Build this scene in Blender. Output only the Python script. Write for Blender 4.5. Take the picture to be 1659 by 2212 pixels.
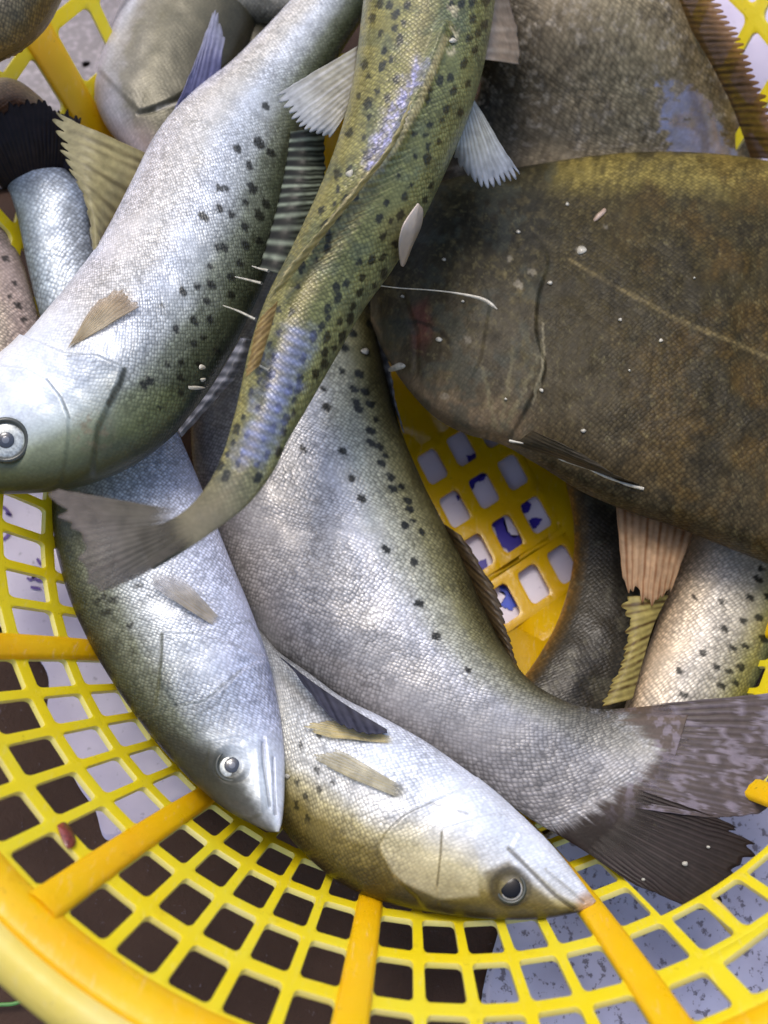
import bpy, math, random
import numpy as np
from mathutils import Matrix, Vector
from mathutils.bvhtree import BVHTree

# ------------------------------------------------------------------ camera model
S = 0.30                                   # metres per model unit (basket radius at the wall foot)
FD = 2400.0; CX, CY = 829.5, 1106.0        # focal length and centre on a 1659 x 2212 picture grid
RV = np.array([-2.8576527e-01, -3.2230140e-01, -1.4612614e+00])
TV = np.array([1.6336547e-01, -5.1619244e-04, 3.0053897e+00])
DR, DZ, CW, PH, DRR = 8.0649884e-02, 1.4101248e-01, 8.9358433e-02, -2.3027675, 3.7112433e-03
PER = 2 * math.pi / 13
def _rot(r):
    t = np.linalg.norm(r); k = r / t
    K = np.array([[0, -k[2], k[1]], [k[2], 0, -k[0]], [-k[1], k[0], 0]])
    return np.eye(3) + math.sin(t) * K + (1 - math.cos(t)) * K @ K
RC = _rot(RV); FL = np.diag([1., -1., -1.])
CAMO = FL @ (-RC.T @ TV) * S               # camera place in the world, metres
def W(x, y, z):                            # picture-grid ray met with the height z (units) -> metres
    x = np.asarray(x, float); y = np.asarray(y, float); z = np.asarray(z, float)
    d = np.stack([(x - CX) / FD, (y - CY) / FD, np.ones_like(x)], -1) @ RC
    d = d @ FL; o = CAMO / S
    t = (z - o[2]) / d[..., 2]
    return (o + d * t[..., None]) * S
def PX(P):                                 # metres -> picture grid
    C = (np.asarray(P) / S @ FL) @ RC.T + TV
    return C[..., 0] / C[..., 2] * FD + CX, C[..., 1] / C[..., 2] * FD + CY

for o in list(bpy.data.objects): bpy.data.objects.remove(o)
scn = bpy.context.scene; col = scn.collection
cam_d = bpy.data.cameras.new('camera'); cam = bpy.data.objects.new('camera', cam_d); col.objects.link(cam)
M = FL @ RC @ FL; tt = FL @ TV * S
mw = Matrix.Identity(4)
for i in range(3):
    for j in range(3): mw[i][j] = M.T[i][j]
    mw[i][3] = (-M.T @ tt)[i]
cam.matrix_world = mw
cam_d.sensor_fit = 'HORIZONTAL'; cam_d.sensor_width = 36; cam_d.lens = FD / 1659 * 36
cam_d.clip_start = 0.02; cam_d.clip_end = 50
cam_d.dof.use_dof = True; cam_d.dof.focus_distance = 0.84; cam_d.dof.aperture_fstop = 5.6
scn.camera = cam

# ------------------------------------------------------------------ world, sun, exposure
world = bpy.data.worlds.new('World'); scn.world = world; world.use_nodes = True
nt = world.node_tree; bgn = nt.nodes['Background']
sky = nt.nodes.new('ShaderNodeTexSky'); sky.sky_type = 'NISHITA'; sky.sun_disc = False
UPV = W(830, 600, 0.) - W(830, 1600, 0.); UPV[2] = 0; UPV /= np.linalg.norm(UPV)
LFV = np.array([-UPV[1], UPV[0], 0.]); LFV *= np.sign(LFV @ (W(600, 1100, 0.) - W(1000, 1100, 0.)))
_h = UPV * .9 + LFV * .45
SUN_EL, SUN_AZ = math.radians(64), math.atan2(_h[0], _h[1])      # azimuth from +y towards +x
sky.sun_elevation = SUN_EL; sky.sun_rotation = SUN_AZ
sky.air_density = 1.0; sky.dust_density = 3.0; sky.ozone_density = 1.0
nt.links.new(sky.outputs[0], bgn.inputs[0]); bgn.inputs[1].default_value = 0.15
sl = bpy.data.lights.new('sun', 'SUN'); sl.energy = 0.95; sl.angle = math.radians(22); sl.color = (1, 0.95, 0.88)
so = bpy.data.objects.new('sun', sl); col.objects.link(so)
sdir = Vector((math.cos(SUN_EL) * math.sin(SUN_AZ), math.cos(SUN_EL) * math.cos(SUN_AZ), math.sin(SUN_EL)))
so.rotation_euler = sdir.to_track_quat('Z', 'Y').to_euler()
scn.view_settings.view_transform = 'Standard'; scn.view_settings.look = 'None'
scn.view_settings.exposure = 0.6; scn.view_settings.gamma = 1; scn.view_settings.use_curve_mapping = False

# ------------------------------------------------------------------ helpers
rng = np.random.default_rng(7); random.seed(7)
def lin(c):
    c = np.asarray(c, float) / 255.
    return np.where(c <= 0.04045, c / 12.92, ((c + 0.055) / 1.055) ** 2.4)
def ramp(t, stops):
    ts = [s[0] for s in stops]; cs = np.array([lin(s[1]) for s in stops])
    return np.stack([np.interp(t, ts, cs[:, k]) for k in range(3)], -1)
def sm(a, b, x):
    t = np.clip((x - a) / (b - a), 0, 1); return t * t * (3 - 2 * t)
_G = [rng.random((128, 128)) for _ in range(6)]
def vn(x, y, k=0):
    g = _G[k]; xi = np.floor(x).astype(int); yi = np.floor(y).astype(int)
    fx = x - xi; fy = y - yi; fx = fx * fx * (3 - 2 * fx); fy = fy * fy * (3 - 2 * fy)
    a = g[xi % 128, yi % 128]; b = g[(xi + 1) % 128, yi % 128]; c = g[xi % 128, (yi + 1) % 128]; d = g[(xi + 1) % 128, (yi + 1) % 128]
    return (a * (1 - fx) + b * fx) * (1 - fy) + (c * (1 - fx) + d * fx) * fy
def fbm(x, y, sc, k=0):
    return (vn(x / sc, y / sc, k) * .5 + vn(x / sc * 2.1, y / sc * 2.1, (k + 1) % 6) * .3 + vn(x / sc * 4.3, y / sc * 4.3, (k + 2) % 6) * .2)
def mixc(a, b, m): return a * (1 - m[..., None]) + np.asarray(b) * m[..., None]
def dpoly(x, y, pts):                     # distance to a polyline
    d = np.full(x.shape, 1e9)
    for (ax, ay), (bx, by) in zip(pts[:-1], pts[1:]):
        vx, vy = bx - ax, by - ay; L = vx * vx + vy * vy + 1e-9
        t = np.clip(((x - ax) * vx + (y - ay) * vy) / L, 0, 1)
        d = np.minimum(d, np.hypot(x - ax - t * vx, y - ay - t * vy))
    return d
def inpoly(x, y, pts):
    ins = np.zeros(x.shape, bool); n = len(pts)
    for i in range(n):
        (x1, y1), (x2, y2) = pts[i], pts[(i + 1) % n]
        if y1 == y2: continue
        c = ((y1 > y) != (y2 > y)) & (x < (x2 - x1) * (y - y1) / (y2 - y1) + x1)
        ins ^= c
    return ins
def sdp(x, y, pts):                       # signed distance, positive inside
    d = dpoly(x, y, list(pts) + [pts[0]]); return np.where(inpoly(x, y, pts), d, -d)
def crom(P, n):                           # Catmull-Rom through rows of P, n samples
    P = np.asarray(P, float); m = len(P)
    Q = np.vstack([2 * P[0] - P[1], P, 2 * P[-1] - P[-2]])
    t = np.linspace(0, m - 1, n); i = np.minimum(t.astype(int), m - 2); f = (t - i)[:, None]
    a, b, c, d = Q[i], Q[i + 1], Q[i + 2], Q[i + 3]
    return .5 * (2 * b + (c - a) * f + (2 * a - 5 * b + 4 * c - d) * f ** 2 + (3 * b - a - 3 * c + d) * f ** 3)
def tag(o, label=None, cat=None, group=None, kind=None):
    if label: o['label'] = label
    if cat: o['category'] = cat
    if group: o['group'] = group
    if kind: o['kind'] = kind
    return o
def empty(name, loc=(0, 0, 0)):
    o = bpy.data.objects.new(name, None); col.objects.link(o); o.location = loc
    o.empty_display_size = .02; return o
def mesh(name, verts, faces, mat, parent=None, colr=None, mask=None, uv=None, smooth=True):
    me = bpy.data.meshes.new(name)
    verts = np.asarray(verts, float).reshape(-1, 3)
    if isinstance(faces, np.ndarray):
        nf = len(faces); k = faces.shape[1]
        me.vertices.add(len(verts)); me.vertices.foreach_set('co', verts.ravel().astype(np.float32))
        me.loops.add(nf * k); me.loops.foreach_set('vertex_index', faces.ravel().astype(np.int32))
        me.polygons.add(nf); me.polygons.foreach_set('loop_start', np.arange(0, nf * k, k, dtype=np.int32))
        me.update(calc_edges=True)
    else:
        me.from_pydata([tuple(v) for v in verts], [], [tuple(int(i) for i in f) for f in faces]); me.update()
    if smooth: me.polygons.foreach_set('use_smooth', np.ones(len(me.polygons), bool))
    if colr is not None:
        a = me.attributes.new('Col', 'FLOAT_COLOR', 'POINT')
        a.data.foreach_set('color', np.hstack([colr.reshape(-1, 3), np.ones((len(verts), 1))]).ravel().astype(np.float32))
    if mask is not None:
        a = me.attributes.new('Mask', 'FLOAT_COLOR', 'POINT')
        a.data.foreach_set('color', np.hstack([mask.reshape(-1, 3), np.ones((len(verts), 1))]).ravel().astype(np.float32))
    if uv is not None:
        a = me.attributes.new('Girth', 'FLOAT_VECTOR', 'POINT')
        a.data.foreach_set('vector', np.hstack([uv.reshape(-1, 2), np.zeros((len(verts), 1))]).ravel().astype(np.float32))
    me.materials.append(mat)
    o = bpy.data.objects.new(name, me); col.objects.link(o)
    if parent: o.parent = parent; o.matrix_parent_inverse = Matrix.Translation(parent.location).inverted() if parent.type == 'EMPTY' else Matrix.Identity(4)
    return o
def gridf(nu, nv, wrap=False):
    i = np.arange(nu - 1)[:, None]; j = np.arange(nv if wrap else nv - 1)[None, :]; j2 = (j + 1) % nv
    return np.stack(np.broadcast_arrays(i * nv + j, (i + 1) * nv + j, (i + 1) * nv + j2, i * nv + j2), -1).reshape(-1, 4)
def tube(pts, rad, n=8):
    pts = np.asarray(pts, float); m = len(pts); rad = np.broadcast_to(rad, (m,))
    T = np.gradient(pts, axis=0); T /= np.linalg.norm(T, axis=1, keepdims=True) + 1e-12
    up = np.array([.13, .31, .94]); A = np.cross(T, up); A /= np.linalg.norm(A, axis=1, keepdims=True); Bn = np.cross(T, A)
    a = np.linspace(0, 2 * np.pi, n, endpoint=False)
    V = pts[:, None] + (A[:, None] * np.cos(a)[None, :, None] + Bn[:, None] * np.sin(a)[None, :, None]) * rad[:, None, None]
    return V.reshape(-1, 3), gridf(m, n, True)

# ------------------------------------------------------------------ materials
class NT:
    def __init__(s, name):
        s.m = bpy.data.materials.new(name); s.m.use_nodes = True; s.t = s.m.node_tree
        s.b = s.t.nodes['Principled BSDF']; s.out = s.t.nodes['Material Output']
    def n(s, typ, ins={}, **kw):
        x = s.t.nodes.new(typ)
        for k, v in kw.items(): setattr(x, k, v)
        for k, v in ins.items(): s.set(x.inputs[k], v)
        return x
    def set(s, sock, v):
        if hasattr(v, 'is_output') or isinstance(v, bpy.types.NodeSocket): s.t.links.new(v, sock)
        else: sock.default_value = v
    def math(s, op, a, b=0.0, clamp=False):
        x = s.n('ShaderNodeMath', {0: a, 1: b}, operation=op); x.use_clamp = clamp; return x.outputs[0]
    def mix(s, f, a, b, blend='MIX'):
        x = s.n('ShaderNodeMix', {}, data_type='RGBA', blend_type=blend)
        s.set(x.inputs['Factor'], f); s.set(x.inputs[6], a); s.set(x.inputs[7], b); return x.outputs[2]
    def rng(s, v, a, b, c, d):
        return s.n('ShaderNodeMapRange', {0: v, 1: a, 2: b, 3: c, 4: d}).outputs[0]
def fish_skin(name, scale_amt=1.0, bump=.38, tint=.24, squash=1.0, coat=.6, gain=1.0):
    N = NT(name)
    colr = N.n('ShaderNodeAttribute', attribute_name='Col').outputs['Color']
    mk = N.n('ShaderNodeSeparateColor', {0: N.n('ShaderNodeAttribute', attribute_name='Mask').outputs['Color']})
    g = N.n('ShaderNodeAttribute', attribute_name='Girth').outputs['Vector']
    wob = N.n('ShaderNodeTexNoise', {'Vector': g, 'Scale': .22, 'Detail': 2.0})
    w2 = N.n('ShaderNodeVectorMath', {0: wob.outputs['Color'], 1: (.5, .5, .5)}, operation='SUBTRACT')
    w3 = N.n('ShaderNodeVectorMath', {0: w2.outputs[0], 'Scale': 1.1}, operation='SCALE')
    w4 = N.n('ShaderNodeVectorMath', {0: g, 1: w3.outputs[0]}, operation='ADD')
    mp = N.n('ShaderNodeMapping', {'Vector': w4.outputs[0], 'Rotation': (0, 0, math.radians(45)), 'Scale': (1, squash, 1)})
    v = N.n('ShaderNodeTexVoronoi', {'Vector': mp.outputs[0], 'Scale': 1.0, 'Randomness': .38})
    d = v.outputs['Distance']; rc = N.n('ShaderNodeSeparateColor', {0: v.outputs['Color']})
    npatch = N.n('ShaderNodeTexNoise', {'Vector': g, 'Scale': .045, 'Detail': 3.0})
    sc = N.math('MULTIPLY', mk.outputs[0], N.rng(npatch.outputs[0], .34, .52, .45 * scale_amt, scale_amt))
    edge = N.rng(d, .18, .62, 1.12, .55)
    rnd = N.rng(rc.outputs[0], 0, 1, 1 - tint, 1 + tint)
    f = N.math('MULTIPLY', edge, rnd)
    f = N.math('ADD', N.math('MULTIPLY', N.math('SUBTRACT', f, 1.0), sc), 1.0)
    obj = N.n('ShaderNodeTexCoord').outputs['Object']
    n1 = N.n('ShaderNodeTexNoise', {'Vector': obj, 'Scale': 45.0, 'Detail': 5.0, 'Roughness': .65})
    n2 = N.n('ShaderNodeTexNoise', {'Vector': obj, 'Scale': 420.0, 'Detail': 3.0})
    f = N.math('MULTIPLY', f, N.rng(n1.outputs[0], .3, .7, .88, 1.12))
    f = N.math('MULTIPLY', f, N.rng(n2.outputs[0], .3, .7, .9, 1.1))
    cc = N.n('ShaderNodeVectorMath', {0: colr, 'Scale': N.math('MULTIPLY', f, gain)}, operation='SCALE')
    N.set(N.b.inputs['Base Color'], cc.outputs[0])
    N.set(N.b.inputs['Metallic'], mk.outputs[1])
    rr = N.math('ADD', mk.outputs[2], N.math('MULTIPLY', N.rng(rc.outputs[1], 0, 1, -.08, .1), sc))
    N.set(N.b.inputs['Roughness'], rr)
    h = N.math('MULTIPLY', N.rng(d, 0.0, .7, 1, 0), sc)
    b1 = N.n('ShaderNodeBump', {'Strength': bump, 'Distance': .0009, 'Height': h})
    b2 = N.n('ShaderNodeBump', {'Strength': .25, 'Distance': .0012, 'Height': n1.outputs[0], 'Normal': b1.outputs[0]})
    N.set(N.b.inputs['Normal'], b2.outputs[0])
    b3 = N.n('ShaderNodeBump', {'Strength': .35, 'Distance': .0012, 'Height': n2.outputs[0], 'Normal': b2.outputs[0]})
    N.set(N.b.inputs['Coat Weight'], N.rng(mk.outputs[2], .38, .46, coat, .05)); N.set(N.b.inputs['Specular IOR Level'], N.rng(mk.outputs[2], .38, .46, .26, .1)); N.b.inputs['Coat Roughness'].default_value = .2; N.b.inputs['Coat IOR'].default_value = 1.36
    N.set(N.b.inputs['Coat Normal'], b3.outputs[0])
    N.b.inputs['Subsurface Weight'].default_value = 0.0
    return N.m
def fin_skin():
    N = NT('fin_membrane')
    c = N.n('ShaderNodeAttribute', attribute_name='Col').outputs['Color']
    mk = N.n('ShaderNodeSeparateColor', {0: N.n('ShaderNodeAttribute', attribute_name='Mask').outputs['Color']})
    obj = N.n('ShaderNodeTexCoord').outputs['Object']
    n1 = N.n('ShaderNodeTexNoise', {'Vector': obj, 'Scale': 160.0, 'Detail': 4.0})
    cc = N.n('ShaderNodeVectorMath', {0: c, 'Scale': N.rng(n1.outputs[0], .3, .7, .82, 1.15)}, operation='SCALE').outputs[0]
    N.set(N.b.inputs['Base Color'], cc); N.b.inputs['Roughness'].default_value = .42
    N.b.inputs['Coat Weight'].default_value = .08; N.b.inputs['Coat Roughness'].default_value = .2; N.b.inputs['Specular IOR Level'].default_value = .18
    bp = N.n('ShaderNodeBump', {'Strength': .3, 'Distance': .001, 'Height': n1.outputs[0]}); N.set(N.b.inputs['Normal'], bp.outputs[0])
    tr = N.n('ShaderNodeBsdfTranslucent', {'Color': cc}); tp = N.n('ShaderNodeBsdfTransparent')
    m1 = N.n('ShaderNodeMixShader', {0: .3, 1: N.b.outputs[0], 2: tr.outputs[0]})
    m2 = N.n('ShaderNodeMixShader', {0: mk.outputs[0], 1: m1.outputs[0], 2: tp.outputs[0]})
    N.set(N.out.inputs[0], m2.outputs[0]); return N.m
def plastic(name, c1, c2, transl=.25, rough=.34):
    N = NT(name); obj = N.n('ShaderNodeTexCoord').outputs['Object']
    n1 = N.n('ShaderNodeTexNoise', {'Vector': obj, 'Scale': 14.0, 'Detail': 4.0})
    n2 = N.n('ShaderNodeTexNoise', {'Vector': obj, 'Scale': 260.0, 'Detail': 3.0})
    n3 = N.n('ShaderNodeTexNoise', {'Vector': obj, 'Scale': 38.0, 'Detail': 6.0, 'Roughness': .7})
    c = N.mix(N.rng(n1.outputs[0], .35, .65, 0, 1), (*c1, 1), (*c2, 1))
    c = N.mix(N.rng(n3.outputs[0], .62, .74, 0, .35), c, (*(np.array(c1) * [.5, .42, .6] + [.02, .01, .0]), 1))
    n4 = N.n('ShaderNodeTexNoise', {'Vector': N.n('ShaderNodeMapping', {'Vector': obj, 'Scale': (1, 6, 1), 'Rotation': (0, 0, .6)}).outputs[0], 'Scale': 55.0, 'Detail': 5.0, 'Roughness': .75})
    c = N.mix(N.rng(n4.outputs[0], .58, .72, 0, .4), c, (*(np.array(c1) * .55 + .38), 1))
    n5 = N.n('ShaderNodeTexNoise', {'Vector': obj, 'Scale': 120.0, 'Detail': 6.0, 'Roughness': .8})
    c = N.mix(N.rng(n5.outputs[0], .63, .7, 0, .55), c, (.16, .1, .03, 1))
    N.set(N.b.inputs['Base Color'], c)
    N.set(N.b.inputs['Roughness'], N.rng(n3.outputs[0], .3, .7, rough - .12, rough + .14))
    bp = N.n('ShaderNodeBump', {'Strength': .18, 'Distance': .001, 'Height': n2.outputs[0]})
    bp2 = N.n('ShaderNodeBump', {'Strength': .3, 'Distance': .003, 'Height': n3.outputs[0], 'Normal': bp.outputs[0]})
    N.set(N.b.inputs['Normal'], bp2.outputs[0])
    tr = N.n('ShaderNodeBsdfTranslucent', {'Color': c})
    N.set(N.out.inputs[0], N.n('ShaderNodeMixShader', {0: transl, 1: N.b.outputs[0], 2: tr.outputs[0]}).outputs[0])
    return N.m
def plain(name, c, rough=.5, metal=0., coat=0., var=.15, nscale=60.):
    N = NT(name); obj = N.n('ShaderNodeTexCoord').outputs['Object']
    n1 = N.n('ShaderNodeTexNoise', {'Vector': obj, 'Scale': nscale, 'Detail': 4.0})
    cc = N.n('ShaderNodeVectorMath', {0: tuple(c), 'Scale': N.rng(n1.outputs[0], .3, .7, 1 - var, 1 + var)}, operation='SCALE').outputs[0]
    N.set(N.b.inputs['Base Color'], cc); N.b.inputs['Roughness'].default_value = rough
    N.b.inputs['Metallic'].default_value = metal; N.b.inputs['Coat Weight'].default_value = coat; N.b.inputs['Coat Roughness'].default_value = .05
    return N.m

SKIN = fish_skin('silver_fish_skin', coat=.22, gain=1.02)
SKIN_OLIVE = fish_skin('olive_fish_skin', 1.0, .4, .26, coat=.4, gain=1.12)
SKIN_DARK = fish_skin('dark_fish_skin', .9, .32, .34, 1.0, .2, 1.08)
FIN = fin_skin()
YEL = plastic('yellow_plastic', lin((248, 224, 22)), lin((246, 230, 52)), .3)
ORA = plastic('orange_yellow_plastic', lin((250, 192, 10)), lin((248, 202, 20)), .24)
EDGE = plastic('highlight_yellow_edge', lin((240, 228, 120)), lin((236, 226, 150)), .25, .4)  # highlights on the hole edges put into a paler yellow
LIP = plastic('lit_yellow_plastic', lin((240, 216, 104)), lin((238, 218, 130)), .22, .4)  # same yellow plastic, the bright light on the rim lip painted in as paler
PUP = plain('pupil_black', lin((8, 8, 12)), .12, 0, 0); PUP.node_tree.nodes['Principled BSDF'].inputs['Specular IOR Level'].default_value = .3
CLOUD = plain('dark_iris', lin((58, 62, 70)), .2, 0, 1.0); LENS = plain('cloudy_lens', lin((112, 116, 124)), .15, 0, 1.0)
CORN = plain('iris_silver', lin((196, 200, 194)), .3, .3, .8, .35, 500.)
FLECK = plain('loose_scale_white', lin((186, 180, 164)), .35, 0, .3, .3, 300.)

# ------------------------------------------------------------------ the ground and sheets
ZG = -0.40
def ground_mat():
    N = NT('wet_ground'); obj = N.n('ShaderNodeTexCoord').outputs['Object']
    n1 = N.n('ShaderNodeTexNoise', {'Vector': obj, 'Scale': 9.0, 'Detail': 6.0})
    n2 = N.n('ShaderNodeTexNoise', {'Vector': obj, 'Scale': 130.0, 'Detail': 5.0, 'Roughness': .7})
    c = N.mix(N.rng(n1.outputs[0], .35, .65, 0, 1), (*lin((64, 46, 37)), 1), (*lin((84, 64, 53)), 1))
    c = N.mix(N.rng(n2.outputs[0], .64, .72, 0, .8), c, (*lin((112, 102, 112)), 1))
    N.set(N.b.inputs['Base Color'], c); N.set(N.b.inputs['Roughness'], N.rng(n1.outputs[0], .3, .7, .55, .8)); N.b.inputs['Specular IOR Level'].default_value = .15
    bp = N.n('ShaderNodeBump', {'Strength': .5, 'Distance': .004, 'Height': n2.outputs[0]}); N.set(N.b.inputs['Normal'], bp.outputs[0]); return N.m
gz = ZG * S
gv = []; 
for i in range(41):
    for j in range(41): gv.append((-4 + i * .2, -4 + j * .2, gz))
g = mesh('ground', gv, gridf(41, 41), ground_mat()); tag(g, 'dark brown wet ground beneath the basket', 'ground', kind='structure')
def sheet(name, poly, z, mat, label, cat, amp=.0):
    pts = crom([(*p, 0) for p in poly + [poly[0]]], 10 * len(poly) + 1)[:-1, :2]
    c = pts.mean(0); rings = []
    for k in np.linspace(0.02, 1, 24):
        q = c + (pts - c) * k
        jag = 1 + (.012 * (vn(q[:, 0] / 25, q[:, 1] / 25) - .5) if k > .99 else 0)
        rings.append(W(q[:, 0], q[:, 1], z + amp * (fbm(q[:, 0], q[:, 1], 120, 2) - .3)))
    V = np.array(rings); V2 = V.copy(); V2[:, :, 2] -= .0012
    n = len(pts); F = gridf(24, n, True)
    F2 = gridf(24, n, True)[:, ::-1] + 24 * n
    e = np.arange(n); rim = np.stack([23 * n + e, 23 * n + 24 * n + e, 23 * n + 24 * n + (e + 1) % n, 23 * n + (e + 1) % n], -1)
    o = mesh(name, np.vstack([V.reshape(-1, 3), V2.reshape(-1, 3)]), np.vstack([F, F2, rim]), mat)
    return tag(o, label, cat)
def sheet_mat(name, c1, c2, dirt, sp=(.6, .7)):
    N = NT(name); obj = N.n('ShaderNodeTexCoord').outputs['Object']
    n1 = N.n('ShaderNodeTexNoise', {'Vector': obj, 'Scale': 18.0, 'Detail': 4.0})
    n2 = N.n('ShaderNodeTexNoise', {'Vector': obj, 'Scale': 150.0, 'Detail': 4.0, 'Roughness': .6})
    c = N.mix(N.rng(n1.outputs[0], .35, .65, 0, 1), (*c1, 1), (*c2, 1))
    c = N.mix(N.rng(n2.outputs[0], sp[0], sp[1], 0, .8), c, (*dirt, 1))
    N.set(N.b.inputs['Base Color'], c); N.b.inputs['Roughness'].default_value = .3
    bp = N.n('ShaderNodeBump', {'Strength': .3, 'Distance': .004, 'Height': n1.outputs[0]}); N.set(N.b.inputs['Normal'], bp.outputs[0]); return N.m
WHITE = sheet_mat('white_printed_sheet', lin((230, 222, 232)), lin((220, 210, 222)), lin((176, 162, 180)), (.62, .8))
PAPER = sheet_mat('printed_sheet', lin((214, 202, 220)), lin((198, 186, 206)), lin((130, 118, 136)), (.62, .8))
SLATE = sheet_mat('slate_plastic', lin((186, 184, 208)), lin((166, 162, 184)), lin((84, 76, 86)), (.56, .64))
GREYP = sheet_mat('grey_speckled_plastic', lin((120, 112, 118)), lin((100, 92, 94)), lin((156, 146, 152)), (.5, .62))
p1 = sheet('paper_sheet', [(-160, 900), (60, 880), (260, 1000), (380, 1350), (432, 1690), (385, 1735), (310, 1785), (232, 1815), (205, 1750), (165, 1690), (105, 1560), (95, 1440), (-40, 1330), (-200, 1250)], ZG + .02, PAPER,
      'pale lavender sheet with purple handwriting under the left basket wall', 'paper sheet')
p2 = sheet('paper_sheet', [(780, 800), (1000, 780), (1240, 900), (1330, 1150), (1280, 1420), (1060, 1480), (860, 1300), (760, 1040)], ZG + .021, WHITE,
      'white sheet with blue ink blots under the holes in the basket floor', 'paper sheet')
p3 = sheet('plastic_sheet', [(1130, 1830), (1300, 1740), (1700, 1600), (2100, 1700), (2200, 2300), (1700, 2700), (1300, 2600), (1120, 2380), (1040, 2200), (1080, 2000)], ZG + .018, SLATE,
      'slate blue wet plastic sheet under the lower right basket wall', 'plastic sheet')
p4 = sheet('plastic_sheet', [(-300, -200), (500, -250), (560, 50), (420, 260), (250, 330), (60, 400), (-250, 350)], ZG + .018, GREYP,
      'pinkish grey speckled sheet behind the upper left basket wall', 'plastic sheet')
p5 = sheet('plastic_sheet', [(1350, -250), (2000, -200), (2050, 500), (1800, 620), (1560, 420), (1420, 120)], ZG + .018, PAPER,
      'pale sheet behind the upper right basket wall', 'plastic sheet')
# ink on the sheets
INK = plain('purple_ink', lin((92, 62, 140)), .5); BLUE = plain('blue_ink', lin((52, 40, 150)), .4); BLUE2 = plain('bright_blue_ink', lin((40, 70, 190)), .4)
def stroke(pts, w, z, mat, par, name='handwriting'):
    q = crom([(*p, 0) for p in pts], 30)[:, :2]; t = np.gradient(q, axis=0); t /= np.linalg.norm(t, axis=1, keepdims=True)
    nrm = np.stack([-t[:, 1], t[:, 0]], 1); ww = w * (.6 + .4 * np.sin(np.linspace(.3, 2.9, 30)))[:, None]
    V = np.stack([W(*(q + nrm * ww).T, z), W(*(q - nrm * ww).T, z)], 1)
    return mesh(name, V.reshape(-1, 3), gridf(30, 2), mat, par)
zi = ZG + .0245
for pts in ([(-8, 1098), (8, 1096), (22, 1112), (12, 1108)], [(-5, 1142), (14, 1134), (20, 1150), (8, 1164), (-6, 1160)], [(2, 1132), (24, 1138)],
            [(52, 1236), (66, 1226), (86, 1230), (98, 1246), (86, 1254), (72, 1246), (78, 1232), (68, 1252), (58, 1248)], [(80, 1206), (88, 1220)], [(66, 1268), (88, 1272)]):
    stroke(pts, 3.6, zi, INK, p1)
def blot(poly, mat, z=ZG + .0255, name='ink_blot'):
    q = crom([(*p, 0) for p in poly + [poly[0]]], 8 * len(poly) + 1)[:-1, :2]; c = q.mean(0)
    q = q + (np.stack([vn(q[:, 0] / 5, q[:, 1] / 5, 1), vn(q[:, 0] / 5, q[:, 1] / 5, 2)], 1) - .5) * 9
    V = np.vstack([W(*c, z)[None], W(q[:, 0], q[:, 1], z)]); n = len(q)
    mesh(name, V, [(0, 1 + i, 1 + (i + 1) % n) for i in range(n)], mat, p2)
for poly in ([(1060, 1125), (1085, 1112), (1092, 1140), (1110, 1160), (1135, 1158), (1130, 1185), (1105, 1200), (1075, 1165)], [(985, 1058), (1000, 1055), (1000, 1076), (988, 1078)],
             [(1020, 1215), (1050, 1208), (1052, 1230), (1030, 1238)], [(1010, 985), (1030, 982), (1034, 1006), (1000, 1012), (1012, 1004)], [(1014, 1030), (1048, 1020), (1046, 1034), (1024, 1042), (1018, 1060), (1010, 1048)],
             [(1126, 1090), (1140, 1082), (1146, 1096), (1130, 1108)], [(1140, 1124), (1168, 1118), (1164, 1136), (1146, 1138)]): blot(poly, BLUE)
for poly in ([(1078, 1262), (1098, 1256), (1104, 1282), (1112, 1300), (1104, 1318), (1084, 1306), (1094, 1288), (1080, 1278)], [(1092, 1256), (1106, 1264), (1100, 1274)]): blot(poly, BLUE2)

# ------------------------------------------------------------------ the basket
bk = empty('basket', (0, 0, ZG * S)); tag(bk, 'round yellow plastic lattice basket holding the heap of fish', 'basket')
def oval(P):                                # the far half of the basket is drawn out: it is oval
    r = np.hypot(P[..., 0], P[..., 1]); u = (P @ UPV) / r; f = 1 + .32 * sm(.02, .62, u) + .42 * sm(.55, 1, u) + .16 * sm(.15, .6, u) * sm(.1, .6, -(P @ LFV) / r)
    a = .17 * sm(.1, .6, u); ca, sa = np.cos(a), np.sin(a); Q = P.copy()   # and its ribs are set a little askew there
    Q[..., 0] = (P[..., 0] * ca - P[..., 1] * sa) * f; Q[..., 1] = (P[..., 0] * sa + P[..., 1] * ca) * f; return Q
def wallP(th, r):
    R = 1 + DR * r + DRR * r * r
    return oval(np.stack([R * np.cos(th), -R * np.sin(th), DZ * r], -1) * S)
def ring_cell(hx, hy, rad, n=9):          # hole outline and cell outline with the same count, in [-.5,.5]^2
    hole = []; cell = []
    for k, (sx, sy) in enumerate(((1, 1), (-1, 1), (-1, -1), (1, -1))):
        for i in range(n):
            a = math.radians(90 * k) + math.radians(90) * (i / (n - 1))
            hx_, hy_ = sx * (hx - rad) + rad * math.cos(a), sy * (hy - rad) + rad * math.sin(a)
            hole.append((hx_, hy_))
            m = max(abs(math.cos(a)), abs(math.sin(a))); cell.append((.5 * math.cos(a) / m, .5 * math.sin(a) / m))
    return np.array(hole), np.array(cell)
def finish(o, th, bev, offs=0, rimmat=None):
    m = o.modifiers.new('solid', 'SOLIDIFY'); m.thickness = th; m.offset = offs
    if rimmat: o.data.materials.append(rimmat); m.material_offset_rim = 1
    b = o.modifiers.new('bevel', 'BEVEL'); b.width = bev; b.segments = 2; b.limit_method = 'ANGLE'; b.angle_limit = math.radians(35)
    return o
from mathutils import kdtree
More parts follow.
